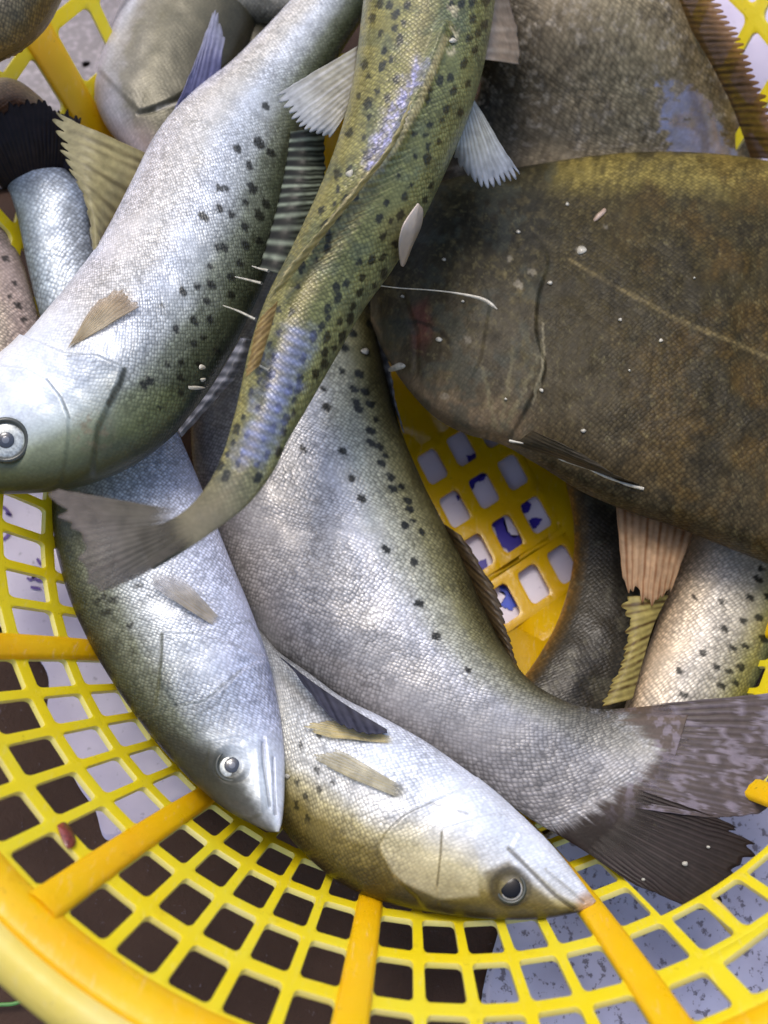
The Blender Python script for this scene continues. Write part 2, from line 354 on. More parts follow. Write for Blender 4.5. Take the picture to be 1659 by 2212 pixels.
def weld(V, F):
    key = {}; idx = []; out = []
    for v in np.round(V, 6):
        t = tuple(v)
        if t not in key: key[t] = len(out); out.append(t)
        idx.append(key[t])
    FF = []
    for f in F:
        g_ = []
        for i in f:
            j = idx[i]
            if not g_ or g_[-1] != j: g_.append(j)
        if len(g_) > 1 and g_[0] == g_[-1]: g_.pop()
        if len(g_) > 2: FF.append(tuple(g_))
    return np.array(out), FF
V = []; F = []
def add_patch(cell_uv, hole_uv, fmap):
    b = len(V); n = len(cell_uv)
    mid = hole_uv + (cell_uv - hole_uv) * .5
    for arr in (hole_uv, mid, cell_uv): V.extend(fmap(arr[:, 0], arr[:, 1]))
    for k in range(2):
        for i in range(n):
            j = (i + 1) % n
            F.append((b + k * n + i, b + k * n + j, b + (k + 1) * n + j, b + (k + 1) * n + i))
ROWS = [-2, -1, 0, 1, 2, 3]
for s in range(13):
    for c in range(5):
        for r in ROWS:
            if s == 3 and r == 3 and c > 0: continue
            if s == 3 and r <= 1 and c >= 1 and r >= 0: continue     # the broken bars
            hx, hy = .39, (.40 if r < 3 else .385)
            if s == 3 and r == 3: hy = .33
            hole, cell = ring_cell(hx + rng.normal() * .006, hy + rng.normal() * .006, .11)
            add_patch(cell, hole, lambda u, v: wallP(PH - (s * PER + (c - 2 + u) * CW), r + v))
    if s == 3:                                                     # the wide opening under the rim
        hole, cell = ring_cell(.44, .33, .06)
        add_patch(cell, hole, lambda u, v: wallP(PH - (s * PER + (.5 + u * 4) * CW), 3 + v))
    g0, g1 = 2.5 * CW, PER - 2.5 * CW                              # the web behind each rib
    for r in ROWS:
        b = len(V); q = np.array([(g0, -.5), (g1, -.5), (g1, .5), (g0, .5)])
        V.extend(wallP(PH - (s * PER + q[:, 0]), r + q[:, 1])); F.append((b, b + 1, b + 2, b + 3))
V2, F2 = weld(np.array(V), F)
finish(mesh('wall', V2, F2, YEL, bk), .0042, .0012, 0, EDGE)
for s in range(13):                                                # ribs
    a0 = PER / 2
    rr = np.linspace(-2.55, 3.62, 30); prof = [(-1.0, -.0005), (-.96, .0024), (-.7, .0040), (0, .0046), (.7, .0040), (.96, .0024), (1.0, -.0005)]
    hw = (PER - 5 * CW) / 2 + .125 * CW * .92
    Vr = []
    for r in rr:
        for (k, h) in prof:
            th = PH - (s * PER + a0 + k * hw)
            p = wallP(th, r); nin = np.array([-math.cos(th), math.sin(th), .5]); nin /= np.linalg.norm(nin)
            Vr.append(p + nin * (h + .0019))
    mesh('rib', Vr, gridf(30, len(prof)), ORA, bk)
# rim: ledge and outward lip
def lathe(prof, n, mat, name, par):
    th = np.linspace(0, 2 * np.pi, n, endpoint=False); Vp = []
    for (R, z) in prof: Vp.append(oval(np.stack([R * np.cos(th), -R * np.sin(th), np.full(n, z)], -1) * S))
    return mesh(name, np.array(Vp).reshape(-1, 3), gridf(len(prof), n, True), mat, par)
R35 = 1 + DR * 3.5 + DRR * 12.25; z35 = DZ * 3.5
lathe([(R35 - .012, z35 - .02), (R35 - .011, z35 - .004), (R35 - .002, z35 + .02), (R35 + .02, z35 + .045), (R35 + .05, z35 + .062), (R35 + .066, z35 + .06), (R35 + .06, z35 + .03), (R35 + .012, z35 - .012)], 260, ORA, 'ledge', bk)
lathe([(R35 + .06, z35 + .055), (R35 + .068, z35 + .07), (R35 + .085, z35 + .078), (R35 + .105, z35 + .076), (R35 + .135, z35 + .05), (R35 + .148, z35 + .01), (R35 + .15, z35 - .05), (R35 + .142, z35 - .05), (R35 + .138, z35 + .0), (R35 + .12, z35 + .04), (R35 + .1, z35 + .055)], 260, LIP, 'rim', bk)
# broken bar stub
stub = [(1612, 2030), (1585, 2003), (1560, 1975), (1540, 1955), (1528, 1944)]
sp_ = np.array([W(x, y, DZ * 1.25 + .03) for x, y in crom([(*p, 0) for p in stub], 16)[:, :2]])
vv, ff = tube(sp_, np.array([.0052] * 13 + [.005, .0042, .0012]), 10); mesh('broken_bar', vv, ff, LIP, bk)
# floor lattice
ZF = -.352
o0 = W(982, 1100, ZF); av = (W(1032, 1194, ZF) - W(935, 1007, ZF)) / 2; bv = W(1045, 1060, ZF) - o0; av[2] = bv[2] = 0
V = []; F = []
HOLES = {(i, j) for i in (-1, 0, 1, 2) for j in (-2, -1, 0, 1, 2)}
for i in range(-8, 9):
    for j in range(-12, 12):
        def fm(u, v, i=i, j=j):
            ex = np.where((i + v) > 1.5 + 1e-9, .12, 0.) if i < 2 else .12
            return o0 + np.outer(i + v + ex, av) + np.outer(j + u, bv)
        ctr = o0 + (i + .06) * av + j * bv
        if np.hypot(ctr[0], ctr[1]) > .80 * S: continue
        hole, cell = ring_cell(.315, .345, .13)
        if (i, j) in HOLES: add_patch(cell, hole, fm)
        else:
            b = len(V); V.extend(fm(np.array([-.5, .5, .5, -.5]), np.array([-.5, -.5, .5, .5]))); F.append((b, b + 1, b + 2, b + 3))
    if i == 2:
        for j in range(-8, 9):
            b = len(V); q = o0 + np.array([(1.5) * av + (j - .5) * bv, 1.5 * av + (j + .5) * bv, 1.62 * av + (j + .5) * bv, 1.62 * av + (j - .5) * bv]); V.extend(q); F.append((b, b + 1, b + 2, b + 3))
V2, F2 = weld(np.array(V), F)
FLOORM = plastic('wet_yellow_floor_plastic', lin((232, 190, 16)), lin((228, 176, 12)), .2, .2)
fl = finish(mesh('base', V2, F2, FLOORM, bk), .004, .0012)
lathe([(.835, -.352), (.842, -.36), (.842, -.398), (.80, -.398), (.80, -.362), (.70, -.362)], 160, ORA, 'base_ring', bk)

# ------------------------------------------------------------------ fish builder
TREES = []
class Fish: pass
def fish(label, st, z, thick, paint, skin=SKIN, ns=420, ntop=150, pitch=.0105, disp=None, flat=1.0, cat='fish', group='fish heaped in the basket', name='fish', zsag=None):
    st = np.asarray(st, float); ns0 = len(st)
    z = np.broadcast_to(np.asarray(z, float), (ns0,)) if np.ndim(z) == 0 or len(z) == ns0 else np.interp(np.linspace(0, 1, ns0), np.linspace(0, 1, len(z)), z)
    Q = crom(np.hstack([st, z[:, None]]), ns)
    D = W(Q[:, 0], Q[:, 1], Q[:, 4]); Vv = W(Q[:, 2], Q[:, 3], Q[:, 4])
    ctr = (D + Vv) / 2; wid = np.linalg.norm(Vv - D, axis=1)
    T = np.gradient(ctr, axis=0); A = (Vv - D) / (wid[:, None] + 1e-9)
    n = np.cross(T, A); n /= np.linalg.norm(n, axis=1, keepdims=True) + 1e-12
    view = CAMO - ctr; sgn = np.sign((n * view).sum(1))[:, None]; n *= sgn
    for _ in range(30): n[1:-1] = (n[:-2] + n[1:-1] * 2 + n[2:]) / 4
    n /= np.linalg.norm(n, axis=1, keepdims=True)
    nb = max(ntop // 5, 16)
    th = np.concatenate([np.linspace(0, np.pi, ntop), np.linspace(np.pi, 2 * np.pi, nb)[1:-1]]); m = len(th)
    ht = wid * (np.interp(np.linspace(0, 1, ns), np.linspace(0, 1, len(thick)), thick) if np.ndim(thick) else thick)
    sv = np.linspace(0, 1, ns)
    c = (1 - np.cos(th)) / 2; yy = np.sign(np.sin(th)) * np.abs(np.sin(th)) ** flat
    # round the two ends
    P = D[:, None] * (1 - c)[None, :, None] + Vv[:, None] * c[None, :, None] + n[:, None] * (ht[:, None] * yy[None])[..., None]
    px, py = PX(P)
    P = P + n[:, None] * ((fbm(px, py, 130, 2) - .5) * .022 * S * np.maximum(np.sin(th), 0)[None] * (wid / wid.max())[:, None])[..., None]
    sg = np.broadcast_to(sv[:, None], px.shape); cg = np.broadcast_to(c[None], px.shape)
    top = np.broadcast_to((np.sin(th) >= -1e-6)[None], px.shape)
    if disp is not None:
        dd = np.where(top, disp(px, py, sg, cg), 0) * S
        P = P + n[:, None] * dd[..., None]
    colr, mask = paint(px, py, sg, cg)
    colr = np.clip(colr, 0.004, .9)
    L = np.concatenate([[0], np.cumsum(np.linalg.norm(np.diff(ctr, axis=0), axis=1))]) / (pitch * S)
    arc = np.concatenate([[0], np.cumsum(np.hypot(np.diff(c), np.diff(yy) * np.mean(thick)))])
    uv = np.stack([np.broadcast_to(L[:, None], px.shape), arc[None] * wid[:, None] / (pitch * S)], -1)
    Vx = P.reshape(-1, 3); Fc = gridf(ns, m, True)
    ends = np.array([ctr[0], ctr[-1]]); k = len(Vx); i = np.arange(m); i2 = (i + 1) % m
    capa = np.stack([np.full(m, k), i, i2, i2], -1); capb = np.stack([np.full(m, k + 1), (ns - 1) * m + i2, (ns - 1) * m + i, (ns - 1) * m + i], -1)
    root = empty(name, tuple(ctr[ns // 2] - np.array([0, 0, ht.max()]))); tag(root, label, cat, group)
    Vall = np.vstack([Vx, ends]); cl = np.vstack([colr.reshape(-1, 3), colr[0, 0:1], colr[-1, 0:1]]); mk = np.vstack([mask.reshape(-1, 3), mask[0, 0:1], mask[-1, 0:1]])
    uvl = np.vstack([uv.reshape(-1, 2), uv[0, 0:1], uv[-1, 0:1]])
    body = mesh('body', Vall, Fc, skin, root, cl, mk, uvl)
    # caps as triangles
    import bmesh
    bm = bmesh.new(); bm.from_mesh(body.data); bm.verts.ensure_lookup_table()
    for q in np.vstack([capa[:, :3], capb[:, :3]]):
        try: bm.faces.new([bm.verts[int(t)] for t in q]).smooth = True
        except ValueError: pass
    bmesh.ops.recalc_face_normals(bm, faces=bm.faces); bm.to_mesh(body.data); bm.free()
    f = Fish(); f.root = root; f.body = body; f.P = P[:, :ntop].reshape(-1, 3); f.px = px[:, :ntop].ravel(); f.py = py[:, :ntop].ravel(); f.n = np.broadcast_to(n[:, None], P.shape)[:, :ntop].reshape(-1, 3)
    if disp is not None:
        a, b = PX(f.P); f.px, f.py = a, b
    return f
def on(f, x, y, dz=.0):                    # height (units) of a fish's surface under a picture point, raised by dz
    i = np.argmin((f.px - x) ** 2 + (f.py - y) ** 2); return f.P[i, 2] / S + dz
def onp(f, pts, dz=.012): return [(x, y, on(f, x, y, dz)) for x, y in pts]
def fin(parent, name, base, tip, rays, ca, cb, jag=.0, clear=.15, arch=0.0, basefade=0.0, tipfade=0.0, tipc=None, nv=26, label=None, sharp=2., wave=.0008, spots=None, ragged=.04):
    nu = rays * 9 + 1
    b = crom(base, nu); t = crom(tip, nu); u = np.linspace(0, 1, nu); v = np.linspace(0, 1, nv)
    ph = u * rays; ray = np.abs(np.cos(np.pi * ph)) ** sharp
    ln = 1 - jag * (1 - np.abs(np.cos(np.pi * ph)) ** .7) - ragged * vn(ph * 1.0, ph * 0 + 3.3, 3)
    vv = v[None] * ln[:, None]
    Q = b[:, None] * (1 - vv)[..., None] + t[:, None] * vv[..., None]
    Q[..., 2] += arch * np.sin(np.pi * vv) + wave * np.cos(2 * np.pi * ph)[:, None] * sm(0, .3, vv)
    Q[..., 0] += (fbm(Q[..., 0], Q[..., 1], 40, 1) - .5) * 8 * vv; Q[..., 1] += (fbm(Q[..., 0], Q[..., 1], 40, 3) - .5) * 8 * vv
    P = W(Q[..., 0], Q[..., 1], Q[..., 2])
    amp = .35 + .9 * vn(ph * 1.7, ph * 0 + 7.1, 2)
    R = (ray * amp)[:, None] * (.6 + .8 * vn(np.broadcast_to(ph[:, None], vv.shape) * 3, vv * 7, 5))
    split = sm(.35, .8, vv) * .35 * np.abs(np.cos(np.pi * 2 * ph))[:, None] ** 3
    R = np.clip(R * (1 - .3 * vv) + split, 0, 1)
    c1 = np.broadcast_to(lin(ca), R.shape + (3,)); c2 = lin(cb)
    colr = mixc(c1, c2, R)
    if tipc is not None: colr = mixc(colr, lin(tipc), sm(.35, 1, vv) * .85)
    colr = colr * (0.75 + .5 * fbm(Q[..., 0], Q[..., 1], 22, 2))[..., None]
    if spots is not None: colr = mixc(colr, lin(spots[1]), sm(.56, .64, fbm(Q[..., 0], Q[..., 1], spots[0], 4)))
    mask = np.stack([clear * (1 - .75 * R) * np.ones_like(vv), R, R], -1)
    if basefade: mask[..., 0] = np.maximum(mask[..., 0], 1 - sm(0, basefade, vv + .5 * basefade * (vn(np.broadcast_to(ph[:, None] * 2., vv.shape), vv * 0 + 1.3, 0) - .5)))
    if tipfade: mask[..., 0] = np.maximum(mask[..., 0], tipfade * sm(.3, 1, vv) * (1 - .4 * R))
    o = mesh(name, P.reshape(-1, 3), gridf(nu, nv), FIN, parent, np.clip(colr, .004, .9), mask)
    m = o.modifiers.new('solid', 'SOLIDIFY'); m.thickness = .0007; m.offset = 0
    if label: o['label'] = label
    return o
def eye(f, x, y, r, pupil=.48, iris=(225, 228, 222), mat=None, dz=.0, cloudy=False):
    i = np.argmin((f.px - x) ** 2 + (f.py - y) ** 2); p = f.P[i]
    dirv = CAMO - p; dist = np.linalg.norm(dirv); dirv /= dist
    nn = f.n[i] * .35 + dirv * .65; nn /= np.linalg.norm(nn)
    R = r / FD * dist
    p = p - nn * R * .1 + nn * dz * R
    a = np.cross(nn, [0, 1, .1]); a /= np.linalg.norm(a); b = np.cross(nn, a)
    def dome(rad, h, k0, prof, name, mt, par):
        Vd = [p + nn * (k0 + h)]; nth = 40
        for rr, hh in prof:
            for t in np.linspace(0, 2 * np.pi, nth, endpoint=False): Vd.append(p + (a * math.cos(t) + b * math.sin(t)) * rad * rr + nn * (k0 + h * hh))
        Fd = [(0, 1 + i, 1 + (i + 1) % nth) for i in range(nth)]
        for k in range(len(prof) - 1):
            for i_ in range(nth):
                j_ = (i_ + 1) % nth; Fd.append((1 + k * nth + i_, 1 + (k + 1) * nth + i_, 1 + (k + 1) * nth + j_, 1 + k * nth + j_))
        return mesh(name, Vd, Fd, mt, par)
    e = dome(R, R * .2, -R * .08, [(.2, .98), (.4, .92), (.6, .8), (.75, .66), (.88, .45), (.96, .2), (1.0, -.1), (1.02, -.6)], 'eye', mat or CORN, f.root)
    dome(R * pupil, R * .07, R * (.155 - .06 * pupil * pupil), [(.3, .93), (.6, .68), (.85, .3), (.97, .0), (1.0, -.3), (1.0, -1.6)], 'pupil', CLOUD if cloudy else PUP, e)
    if cloudy: dome(R * pupil * .5, R * .03, R * (.205 - .06 * pupil * pupil), [(.3, .93), (.6, .68), (.85, .3), (1.0, -.3), (1.0, -3)], 'lens', LENS, e)
    # eyelid ring in skin colour
    tr = np.linspace(0, 2 * np.pi, 41)
    ring = np.array([p + (a * math.cos(t) + b * math.sin(t)) * R * 1.1 + nn * R * .02 for t in tr])
    vv, ff = tube(ring, R * .16, 8); mesh('eyelid', vv, ff, LID, f.root)
LID = plain('eyelid_skin', lin((58, 62, 56)), .3, .0, .2)

def spotmask(px, py, pts, r=6.5, soft=2.2, elong=1.3, ang=0.6):
    m = np.zeros(px.shape); ca, sa = math.cos(ang), math.sin(ang)
    wx = px + (vn(px / 5, py / 5, 0) - .5) * 7; wy = py + (vn(px / 5, py / 5, 4) - .5) * 7
    for p in pts:
        x, y = p[0], p[1]; rr = (p[2] if len(p) > 2 else r) * 1.4
        sel = (np.abs(px - x) < 30) & (np.abs(py - y) < 30)
        if not sel.any(): continue
        dx = wx[sel] - x; dy = wy[sel] - y; a = dx * ca + dy * sa; b = -dx * sa + dy * ca
        d = np.hypot(a / elong, b * elong ** .5)
        m[sel] = np.maximum(m[sel], 1 - sm(rr - soft, rr + soft, d))
    return m
def mk(scale, metal, rough): return np.stack(np.broadcast_arrays(scale, metal, rough), -1).astype(float)
def rand_pts(n, fn, seed):
    r_ = np.random.default_rng(seed); out = []
    while len(out) < n:
        p = fn(r_)
        if all((p[0] - q[0]) ** 2 + (p[1] - q[1]) ** 2 > p[3] ** 2 for q in out): out.append(p)
        else: n -= .02
    return out
def along(pa, pb, t):                      # point on the polyline pa at parameter t, blended to pb
    i = min(int(t * (len(pa) - 1)), len(pa) - 2); f = t * (len(pa) - 1) - i
    return [pa[i][k] * (1 - f) + pa[i + 1][k] * f for k in range(2)]
DARKSPOT = lin((26, 27, 22))

# ---------------------------------------------------------- fish 3: the large silver one across the middle
st3 = [(735, 480, 500, 600), (770, 570, 470, 700), (800, 660, 440, 800), (830, 790, 415, 900), (862, 920, 420, 1020), (908, 1035, 452, 1120), (955, 1130, 490, 1220), (1003, 1225, 524, 1310), (1045, 1320, 584, 1400), (1090, 1405, 690, 1485),
       (1145, 1475, 800, 1565), (1215, 1515, 930, 1635), (1272, 1530, 1050, 1705), (1318, 1532, 1150, 1772), (1370, 1528, 1225, 1815), (1430, 1522, 1300, 1862), (1495, 1516, 1372, 1905)]
sp3 = [(705, 878), (690, 805), (770, 868), (765, 840), (790, 845), (800, 872), (775, 882), (800, 930), (820, 965), (802, 956), (740, 975), (825, 1000), (760, 1033, 5), (845, 1030), (850, 1055), (780, 1077), (880, 1080), (886, 1100), (875, 1135), (910, 1150, 5), (835, 1187), (895, 1214, 7), (905, 1302), (942, 1375), (1012, 1447, 5),
       (745, 750), (762, 720), (790, 762), (740, 800, 5), (775, 806, 7), (655, 970, 5), (800, 700), (720, 760, 5), (812, 905, 5), (835, 985, 5), (868, 1050, 5), (892, 1125, 4), (700, 840, 4)]
TB3 = [(1260, 1500), (1340, 1545), (1400, 1590), (1420, 1625), (1385, 1670), (1320, 1720), (1240, 1770), (1170, 1800)]
def paint3(px, py, s, c):
    k = ramp(c + (fbm(px, py, 60, 0) - .5) * .08, [(0, (58, 52, 32)), (.07, (84, 78, 48)), (.16, (126, 122, 88)), (.3, (178, 178, 162)), (.42, (205, 206, 212)), (.58, (188, 186, 185)), (.78, (174, 169, 165)), (.92, (164, 158, 154)), (1, (148, 145, 143))])
    t = sm(.52, .8, s); k = mixc(k, ramp(c, [(0, (70, 66, 60)), (.3, (112, 110, 110)), (.6, (128, 126, 128)), (1, (120, 118, 122))]), t * .8)
    ang = np.arctan2(py - 1560, px - 1020); rad = np.hypot(px - 1020, py - 1560)
    ray = fbm(ang * 900, rad * .12, 14, 4)
    arc = dpoly(px, py, TB3) * np.where(inpoly(px, py, TB3 + [(1170, 2200), (2300, 2200), (2300, 1300), (1260, 1300)]), 1, -1)
    tl = sm(-16, 22, arc + (ray - .5) * 50)
    low = sm(1640, 1780, py - (px - 1250) * .3 + (ray - .5) * 60)
    tcol = mixc(mixc(lin((92, 80, 74)) * np.ones(px.shape + (1,)), lin((134, 124, 134)), sm(.45, .62, fbm(px, py, 20, 2)) * .8), lin((38, 29, 25)), low)
    tcol = mixc(tcol, lin((98, 78, 56)), (1 - sm(1520, 1575, py)) * .7) * (.45 + .6 * ray)[..., None]
    k = mixc(k, lin((176, 178, 184)), sm(.2, .02, np.abs(arc) / 200) * (1 - tl) * sm(.42, .62, fbm(px, py, 9, 1)) * .35)  # pale highlights on the last scales, painted into the colour
    k = mixc(k, tcol, tl)
    k = mixc(k, DARKSPOT, spotmask(px, py, sp3) * .95)
    met = (1 - tl) * .2 * sm(.1, .4, c) * (1 - .5 * t)
    return k, mk(1 - tl, met, .36 + .12 * tl)
f3 = fish('large silver fish curving down the middle to a dark forked tail', st3, [-.14, -.13, -.13, -.13, -.13, -.12, -.12, -.11, -.10, -.09, -.07, -.05, -.03, -.01, .01, .03, .05], [.27] * 10 + [.25, .21, .15, .08, .03, .008, .004], paint3, ns=520, ntop=210, pitch=.0102)
fin(f3.root, 'tail_fin', [(1405, 1522, .03), (1425, 1580, .034), (1405, 1640, .04), (1380, 1700, .044), (1365, 1745, .048)],
    [(1700, 1493, .08), (1770, 1600, .09), (1730, 1690, .09), (1650, 1765, .09), (1545, 1768, .09)], 22, (88, 77, 72), (112, 102, 108), .0, .05, .008, tipc=(92, 80, 74), spots=(20, (138, 128, 138)), ragged=.16, basefade=.24, wave=.0006)
fin(f3.root, 'tail_lobe', [(1365, 1700, .045), (1340, 1750, .046), (1300, 1790, .044), (1262, 1838, .036)], [(1570, 1772, .09), (1660, 1845, .095), (1625, 1920, .1), (1545, 1985, .1), (1405, 1935, .09)], 20, (36, 27, 23), (58, 47, 45), .0, .02, .008, tipc=(42, 31, 23), ragged=.24, basefade=.3, wave=.0006)
fin(f3.root, 'anal_fin', [(606, 1420, .04), (670, 1470, .06), (750, 1525, .08), (835, 1576, .1)], [(632, 1442, .1), (712, 1548, .14), (776, 1584, .15), (838, 1584, .13)], 9, (84, 84, 100), (50, 50, 64), .1, .05, .01)
fin(f3.root, 'dorsal_fin', [(788, 650, -.12), (812, 740, -.12), (842, 850, -.12), (868, 925, -.11)], [(806, 640, -.06), (836, 740, -.06), (852, 850, -.06), (872, 935, -.07)], 12, (60, 62, 66), (120, 124, 130), .1, .05, .02)
fin(f3.root, 'dorsal_fin', [(955, 1130, -.1), (1000, 1215, -.1), (1040, 1310, -.1), (1095, 1415, -.09)], [(1000, 1158, -.06), (1076, 1282, -.05), (1104, 1376, -.05), (1124, 1450, -.06)], 14, (92, 76, 54), (50, 42, 33), .1, .15, .02, ragged=.15)

# ---------------------------------------------------------- fish 4: lower left, head down
st4 = [(70, 860, 340, 800), (84, 940, 365, 880), (96, 1020, 392, 950), (106, 1110, 424, 1025), (125, 1205, 458, 1110), (155, 1305, 502, 1220), (202, 1405, 547, 1330), (257, 1495, 581, 1430), (312, 1572, 603, 1530), (372, 1642, 614, 1620), (432, 1702, 615, 1690), (490, 1748, 613, 1742), (545, 1780, 609, 1776), (580, 1797, 603, 1797)]
op4 = [(350, 1372), (352, 1420), (346, 1470), (380, 1525), (440, 1515), (520, 1450), (570, 1400), (540, 1340), (460, 1360), (400, 1368)]
def plate(px, py, poly, A, L=75.):
    d = sdp(px, py, poly); return A * sm(-3, 7, d) * np.exp(-np.maximum(d, 0) / L)
G1 = [(-300, 690), (40, 722), (140, 762), (210, 772), (272, 800), (262, 835), (238, 880), (215, 930), (205, 1000), (200, 1150), (-300, 1150)]
P1_ = [(-300, 750), (60, 800), (103, 822), (135, 862), (152, 905), (150, 960), (120, 1150), (-300, 1150)]
G4 = [(350, 1365), (430, 1370), (500, 1390), (560, 1415), (680, 1430), (700, 1900), (100, 1900), (250, 1580), (335, 1525), (343, 1470)]
P4_ = [(300, 1560), (380, 1530), (440, 1515), (490, 1480), (525, 1448), (560, 1430), (680, 1440), (700, 1900), (100, 1900)]
G5 = [(1010, 1700), (930, 1730), (880, 1754), (835, 1794), (815, 1832), (845, 1890), (900, 1940), (960, 2040), (1400, 2100), (1400, 1700), (1100, 1600)]
P5_ = [(955, 1790), (950, 1850), (943, 1920), (960, 2040), (1400, 2100), (1400, 1760), (1060, 1760)]
G6 = [(1080, 420), (1150, 500), (1185, 560), (1165, 640), (1160, 720), (1178, 800), (1140, 880), (1092, 970), (700, 1050), (700, 380)]
G6 = [tuple(q) for q in crom([(*q, 0) for q in G6[:8]], 50)[:, :2]] + G6[8:]
C6_ = [(960, 480), (1030, 560), (1060, 660), (1040, 780), (1000, 860), (960, 980), (700, 1050), (700, 380)]
jaw4 = [(612, 1560), (590, 1620), (570, 1690), (560, 1740)]
def paint4(px, py, s, c):
    k = ramp(c + (fbm(px, py, 50, 1) - .5) * .08, [(0, (48, 48, 36)), (.1, (76, 78, 58)), (.25, (126, 130, 112)), (.42, (190, 196, 200)), (.6, (212, 218, 228)), (.8, (216, 220, 238)), (1, (206, 208, 230))])
    hd = sm(.62, .75, s)
    k = mixc(k, ramp(c + (fbm(px, py, 26, 4) - .5) * .12, [(0, (46, 47, 40)), (.2, (74, 76, 66)), (.36, (132, 138, 132)), (.5, (196, 204, 208)), (.75, (220, 228, 236)), (1, (216, 222, 238))]), hd * .9)
    k = mixc(k, lin((70, 74, 60)), sm(.6, .66, fbm(px, py, 18, 3)) * (1 - sm(.1, .4, c)) * .6)
    for pl, w_, a_ in ((op4[:4], 3.2, .65), ([(380, 1525), (440, 1515), (520, 1450)], 2.6, .5), (op4[6:], 2.2, .3), ([(410, 1560), (470, 1520), (520, 1450)], 2.4, .3)):
        k = mixc(k, lin((84, 92, 84)), (1 - sm(w_ * .5, w_ * 1.8, dpoly(px, py, pl))) * a_)
    k = mixc(k, lin((60, 66, 72)), (1 - sm(1.5, 5, dpoly(px, py, [(566, 1605), (568, 1650), (576, 1700), (582, 1740)]))) * .6)
    k = mixc(k, lin((120, 124, 134)), (1 - sm(1.5, 4, dpoly(px, py, [(590, 1640), (592, 1700), (594, 1760)]))) * .6)
    k = mixc(k, DARKSPOT, spotmask(px, py, [(186, 1070, 6), (222, 1092, 7), (236, 1088, 6), (205, 1098, 5), (232, 1322, 6), (282, 1352, 5), (244, 1297, 6), (210, 1300, 5), (225, 1290, 5), (300, 1265, 5)], elong=1.6, ang=-.5) * .75)
    k = mixc(k, lin((52, 56, 52)), (1 - sm(6, 16, np.abs(np.hypot(px - 502, py - 1653) - 36))) * sm(1.2, -.4, np.hypot(px - 480, py - 1690) / 60) * .8)
    k = mixc(k, lin((92, 94, 82)), (1 - sm(20, 90, np.hypot(px - 450, py - 1690))) * .55)
    k = mixc(k, lin((56, 55, 46)), sm(-14, 34, sdp(px + (fbm(px, py, 22, 2) - .5) * 40, py, [(240, 1500), (400, 1590), (480, 1612), (530, 1650), (552, 1710), (585, 1800), (450, 1830), (280, 1680)])) * .85)
    # snout darker
    k = mixc(k, lin((96, 94, 90)), sm(1700, 1790, py) * (1 - sm(.5, .9, c)) * .8)
    return k, mk(1 - sm(.62, .74, s) * .75, .18 * sm(.15, .5, c), .34 + .08 * hd * (1 - sm(.3, .6, c)))
def disp4(px, py, s, c):
    h = plate(px, py, [(572, 1592), (578, 1650), (588, 1700), (594, 1745), (606, 1790), (660, 1790), (660, 1560), (600, 1560)], .007, 14) + plate(px, py, [(455, 1600), (520, 1590), (560, 1610), (566, 1680), (570, 1760), (520, 1780), (430, 1720)], .004, 20) + plate(px, py, G4, .016) + plate(px, py, P4_, .009, 50)
    h -= .007 * (1 - sm(0, 9, dpoly(px, py, [(566, 1605), (568, 1650), (576, 1700), (582, 1745)])))
    h -= .006 * (1 - sm(0, 6, dpoly(px, py, [(590, 1640), (592, 1700), (594, 1760)])))
    h -= .01 * (1 - sm(20, 46, np.hypot(px - 502, py - 1653)))
    return h
f4 = fish('pale silver fish lying head down against the lower left basket wall, ringed eye showing', st4, [.0, .0, .01, .02, .03, .03, .03, .04, .05, .07, .09, .11, .12, .12], .29, paint4, disp=disp4, ns=460, ntop=190, pitch=.0088)
eye(f4, 502, 1653, 29, .56, cloudy=True)
fin(f4.root, 'pectoral_fin', onp(f4, [(462, 1352), (470, 1344), (476, 1336)], .004), onp(f4, [(328, 1268), (318, 1236), (385, 1238)], .02), 11, (204, 200, 196), (176, 162, 136), .02, .35, .012, tipc=(204, 204, 210), basefade=.12, tipfade=.85, ragged=.12, wave=.0005)

